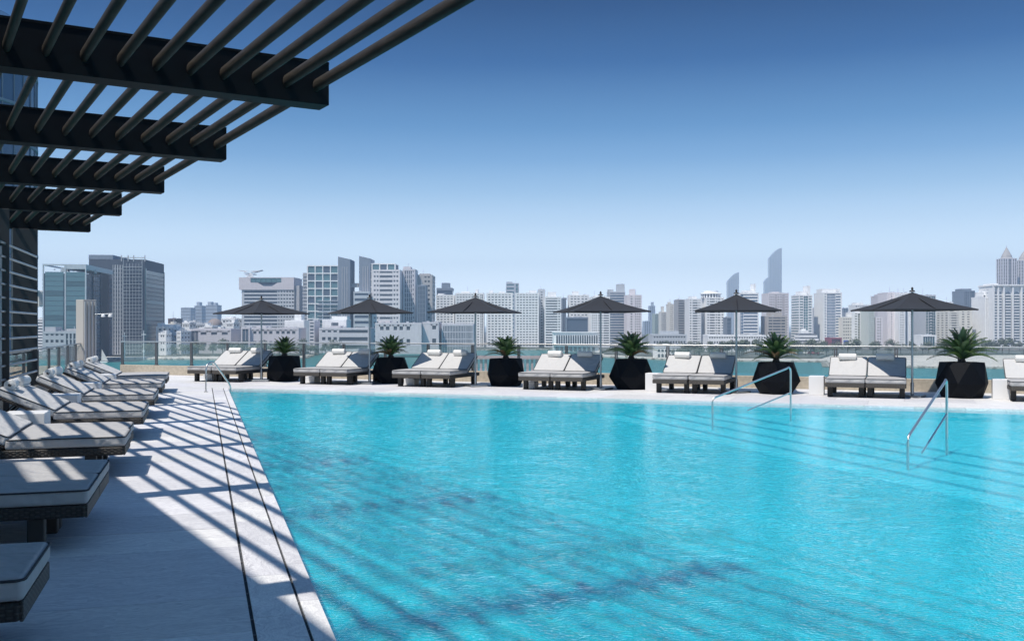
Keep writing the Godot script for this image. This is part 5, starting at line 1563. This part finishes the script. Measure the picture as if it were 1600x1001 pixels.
# ---------------------------------------------------------------- sea, shore, trees
func shore() -> void:
	var mb := MB.new()
	mb.quad(Vector3(-2000, SEA, 60), Vector3(2000, SEA, 60), Vector3(2000, SEA, -3200), Vector3(-2000, SEA, -3200), Vector3.UP)
	struct("sea", mb.mesh(), M.sea)
	var coast := PackedVector2Array([Vector2(-1950, 640), Vector2(-420, 585), Vector2(-247, 590), Vector2(-170, 585), Vector2(-126, 605), Vector2(-150, 800), Vector2(-43, 812), Vector2(33, 830), Vector2(66, 815), Vector2(52, 640), Vector2(84, 590), Vector2(100, 566), Vector2(171, 545), Vector2(152, 478), Vector2(231, 462), Vector2(330, 450), Vector2(500, 440), Vector2(1950, 400), Vector2(1950, 3180), Vector2(-1950, 3180)])
	mb = MB.new()
	mb.slab(coast, SEA - 1.0, SEA + 0.9)
	struct("shore_sand", mb.mesh(), M.sand)
	var inland := PackedVector2Array([Vector2(-1940, 680), Vector2(-420, 640), Vector2(-247, 635), Vector2(-170, 630), Vector2(-136, 640), Vector2(-160, 812), Vector2(-43, 822), Vector2(36, 838), Vector2(72, 826), Vector2(62, 668), Vector2(90, 605), Vector2(104, 590), Vector2(180, 580), Vector2(205, 640), Vector2(330, 660), Vector2(500, 655), Vector2(1940, 640), Vector2(1940, 3170), Vector2(-1940, 3170)])
	mb = MB.new()
	mb.slab(inland, SEA + 0.5, GROUND)
	struct("city_ground", mb.mesh(), M.land)
	# a road strip behind the sandbank
	mb = MB.new()
	mb.slab(PackedVector2Array([Vector2(215, 668), Vector2(900, 664), Vector2(900, 690), Vector2(215, 694)]), GROUND - 0.2, GROUND + 0.12)
	struct("shore_road", mb.mesh(), mat(lin(0.12, 0.12, 0.125), 0.9))
	# rocks at the water line
	var rm := MB.new()
	rm.lathe(Vector3.ZERO, [Vector2(0.0, -0.5), Vector2(1.0, -0.3), Vector2(0.8, 0.4), Vector2(0.2, 0.8), Vector2(0, 0.8)], 6, true)
	var spots := []
	for i in coast.size() - 5:
		var a := coast[i]; var b := coast[i + 1]
		if i < 1 or a.x > 480: continue
		var n := int(a.distance_to(b) / (1.4 if i > 11 else 3.0))
		for k in n:
			var p := a.lerp(b, (k + rng.randf()) / n) + Vector2(rng.randf_range(-1.6, 1.6), rng.randf_range(-1.6, 1.6))
			var s := rng.randf_range(0.5, 1.5)
			spots.append(Transform3D(Basis(Vector3.UP, rng.randf() * TAU) * Basis.from_scale(Vector3(s, s * 0.7, s)), Vector3(p.x, SEA + 0.5, -p.y)))
	var mm := MultiMesh.new()
	mm.transform_format = MultiMesh.TRANSFORM_3D
	mm.mesh = rm.mesh()
	mm.instance_count = spots.size()
	for i in spots.size(): mm.set_instance_transform(i, spots[i])
	var mi := MultiMeshInstance3D.new()
	mi.name = "shore_rocks"
	mi.multimesh = mm
	mi.material_override = M.rock
	add_child(mi)
	tag(mi, "grey rocks heaped along the far waterline", "rocks")
	mi.set_meta("kind", "stuff")
	# trees along the shore: trunk and a crown of many small leaf clumps
	var kinds := []
	for v in 3:
		var o := thing("shore_tree", "dusty green tree in the belt along the far shore", "tree", Vector3(-150 + v * 5, GROUND, -660), 0.0, "trees in the belt along the far shore")
		var tm := MB.new()
		tm.tube([Vector3.ZERO, Vector3(0.2, 2.0, 0), Vector3(-0.1, 4.0, 0.2)], 0.3, 6, true, 0.16)
		tm.tube([Vector3(0.1, 2.4, 0), Vector3(1.2, 4.2, 0.4)], 0.12, 5, true, 0.06)
		tm.tube([Vector3(0.1, 2.2, 0), Vector3(-1.1, 4.0, -0.5)], 0.12, 5, true, 0.06)
		part("trunk", tm.mesh(), M.trunk, o)
		var cm := MB.new()
		var lobes := []
		for k in 7: lobes.append([Vector3(rng.randf_range(-2, 2), rng.randf_range(3.4, 6.4), rng.randf_range(-2, 2)), rng.randf_range(1.0, 1.8)])
		for k in 420:
			var lb: Array = lobes[k % 7]
			var d := Vector3(rng.randfn(), rng.randfn(), rng.randfn()).normalized()
			var c: Vector3 = lb[0] + d * lb[1] * rng.randf_range(0.6, 1.05)
			var x := Vector3(rng.randfn(), rng.randfn(), rng.randfn()).normalized() * rng.randf_range(0.2, 0.42)
			var y := d.cross(x).normalized() * rng.randf_range(0.18, 0.36)
			var nn := (d + Vector3(0, 0.4, 0)).normalized()
			cm.tri(c - x, c + y, c + x, nn, nn, nn); cm.tri(c - x, c - y, c + x, nn, nn, nn)
		part("crown", cm.mesh(), M["tree%d" % (v % 2)], o)
		kinds.append(o)
	var belts := [[-290, -110, 622, 655, 62], [92, 200, 588, 640, 62], [-130, -40, 822, 835, 16], [205, 330, 640, 662, 26], [330, 470, 700, 760, 22]]
	var used := 0
	var bl := ["left of the long grey halls", "before the long low white building", "behind the third planter", "behind the right sandbank", "before the cream and striped towers"]
	for b in belts:
		for i in b[4]:
			var z := rng.randf_range(b[2], b[3])
			var at := Vector3(lerpf(b[0], b[1], (i + rng.randf()) / b[4]), GROUND - 0.1, -z)
			var s := rng.randf_range(0.75, 1.35)
			var t: Node3D
			if used < 3:
				t = kinds[used]; t.position = at
			else:
				t = dup(kinds[rng.randi() % 3], "x", at, rng.randf() * TAU, "shore_tree")
			t.scale = Vector3(s * 1.1, s, s * 1.1)
			var bi := belts.find(b)
			t.set_meta("label", "dusty green tree in the shore belt " + bl[bi])
			t.set_meta("group", "shore trees " + bl[bi])
			used += 1
	# lamp posts on the left shore
	for q in [[194.0, 519.0, "left of two tall white lamp posts on the shore before the dark tower"], [224.0, 516.0, "right of two tall white lamp posts on the shore before the dark tower"]]:
		var D := 560.0
		var o := thing("lamp_post", q[2], "lamp post", Vector3(px(q[0], D), SEA + 0.9, -D), 0.0, "shore lamp posts")
		var h := hy(q[1], D) + GROUND - SEA - 0.9
		mb = MB.new()
		mb.tube([Vector3.ZERO, Vector3(0, h, 0)], 0.32, 8, true, 0.18)
		part("pole", mb.mesh(), M.w_white, o)
		mb = MB.new()
		mb.box(Vector3(0, h * 0.86, 0), Vector3(2.4, 0.4, 0.6)); mb.box(Vector3(0, h * 0.3, 0), Vector3(0.9, 1.1, 0.9))
		part("lamp_bracket", mb.mesh(), M.w_white, o)
	# a concrete causeway on piers
	var cw := thing("causeway_bridge", "low concrete causeway on pale piers crossing the water behind the third planter", "bridge", Vector3(0, SEA, -430))
	var cx0 := px(712, 430); var cx1 := px(864, 430)
	mb = MB.new()
	mb.box(Vector3((cx0 + cx1) / 2, 6.2, 0), Vector3(cx1 - cx0, 1.0, 6))
	mb.box(Vector3((cx0 + cx1) / 2, 6.9, 2.6), Vector3(cx1 - cx0, 0.5, 0.3))
	part("deck", mb.mesh(), M.concrete, cw)
	var pm := MB.new()
	pm.box(Vector3(0, 2.7, 0), Vector3(1.0, 6.4, 4.6))
	var pmesh := pm.mesh()
	for i in 21: part("pier", pmesh, M.concrete, cw, Vector3(cx0 + (i + 0.5) * (cx1 - cx0) / 21.0, 0, 0))
	# small sailing boat by the left beach
	var sb := thing("sailing_boat", "tiny white-sailed boat at the left beach beside the stone pillar", "boat", Vector3(px(161, 545), SEA, -545))
	mb = MB.new()
	mb.extrude(PackedVector2Array([Vector2(-1.4, 0.0), Vector2(2.0, 0.0), Vector2(2.8, 0.8), Vector2(-1.8, 0.8)]), -0.6, 0.6)
	part("hull", mb.mesh(), M.w_white, sb)
	mb = MB.new()
	mb.extrude(PackedVector2Array([Vector2(-1.2, 1.2), Vector2(2.4, 1.2), Vector2(-0.9, 7.4)]), -0.05, 0.05)
	part("sail", mb.mesh(), M.towel, sb)

func _ready() -> void:
	rng.seed = 20
	light_and_camera()
	make_materials()
	shore()
	city()
	deck_and_pool()
	pergola()
	railings()
	planters()
	parasols()
	loungers()
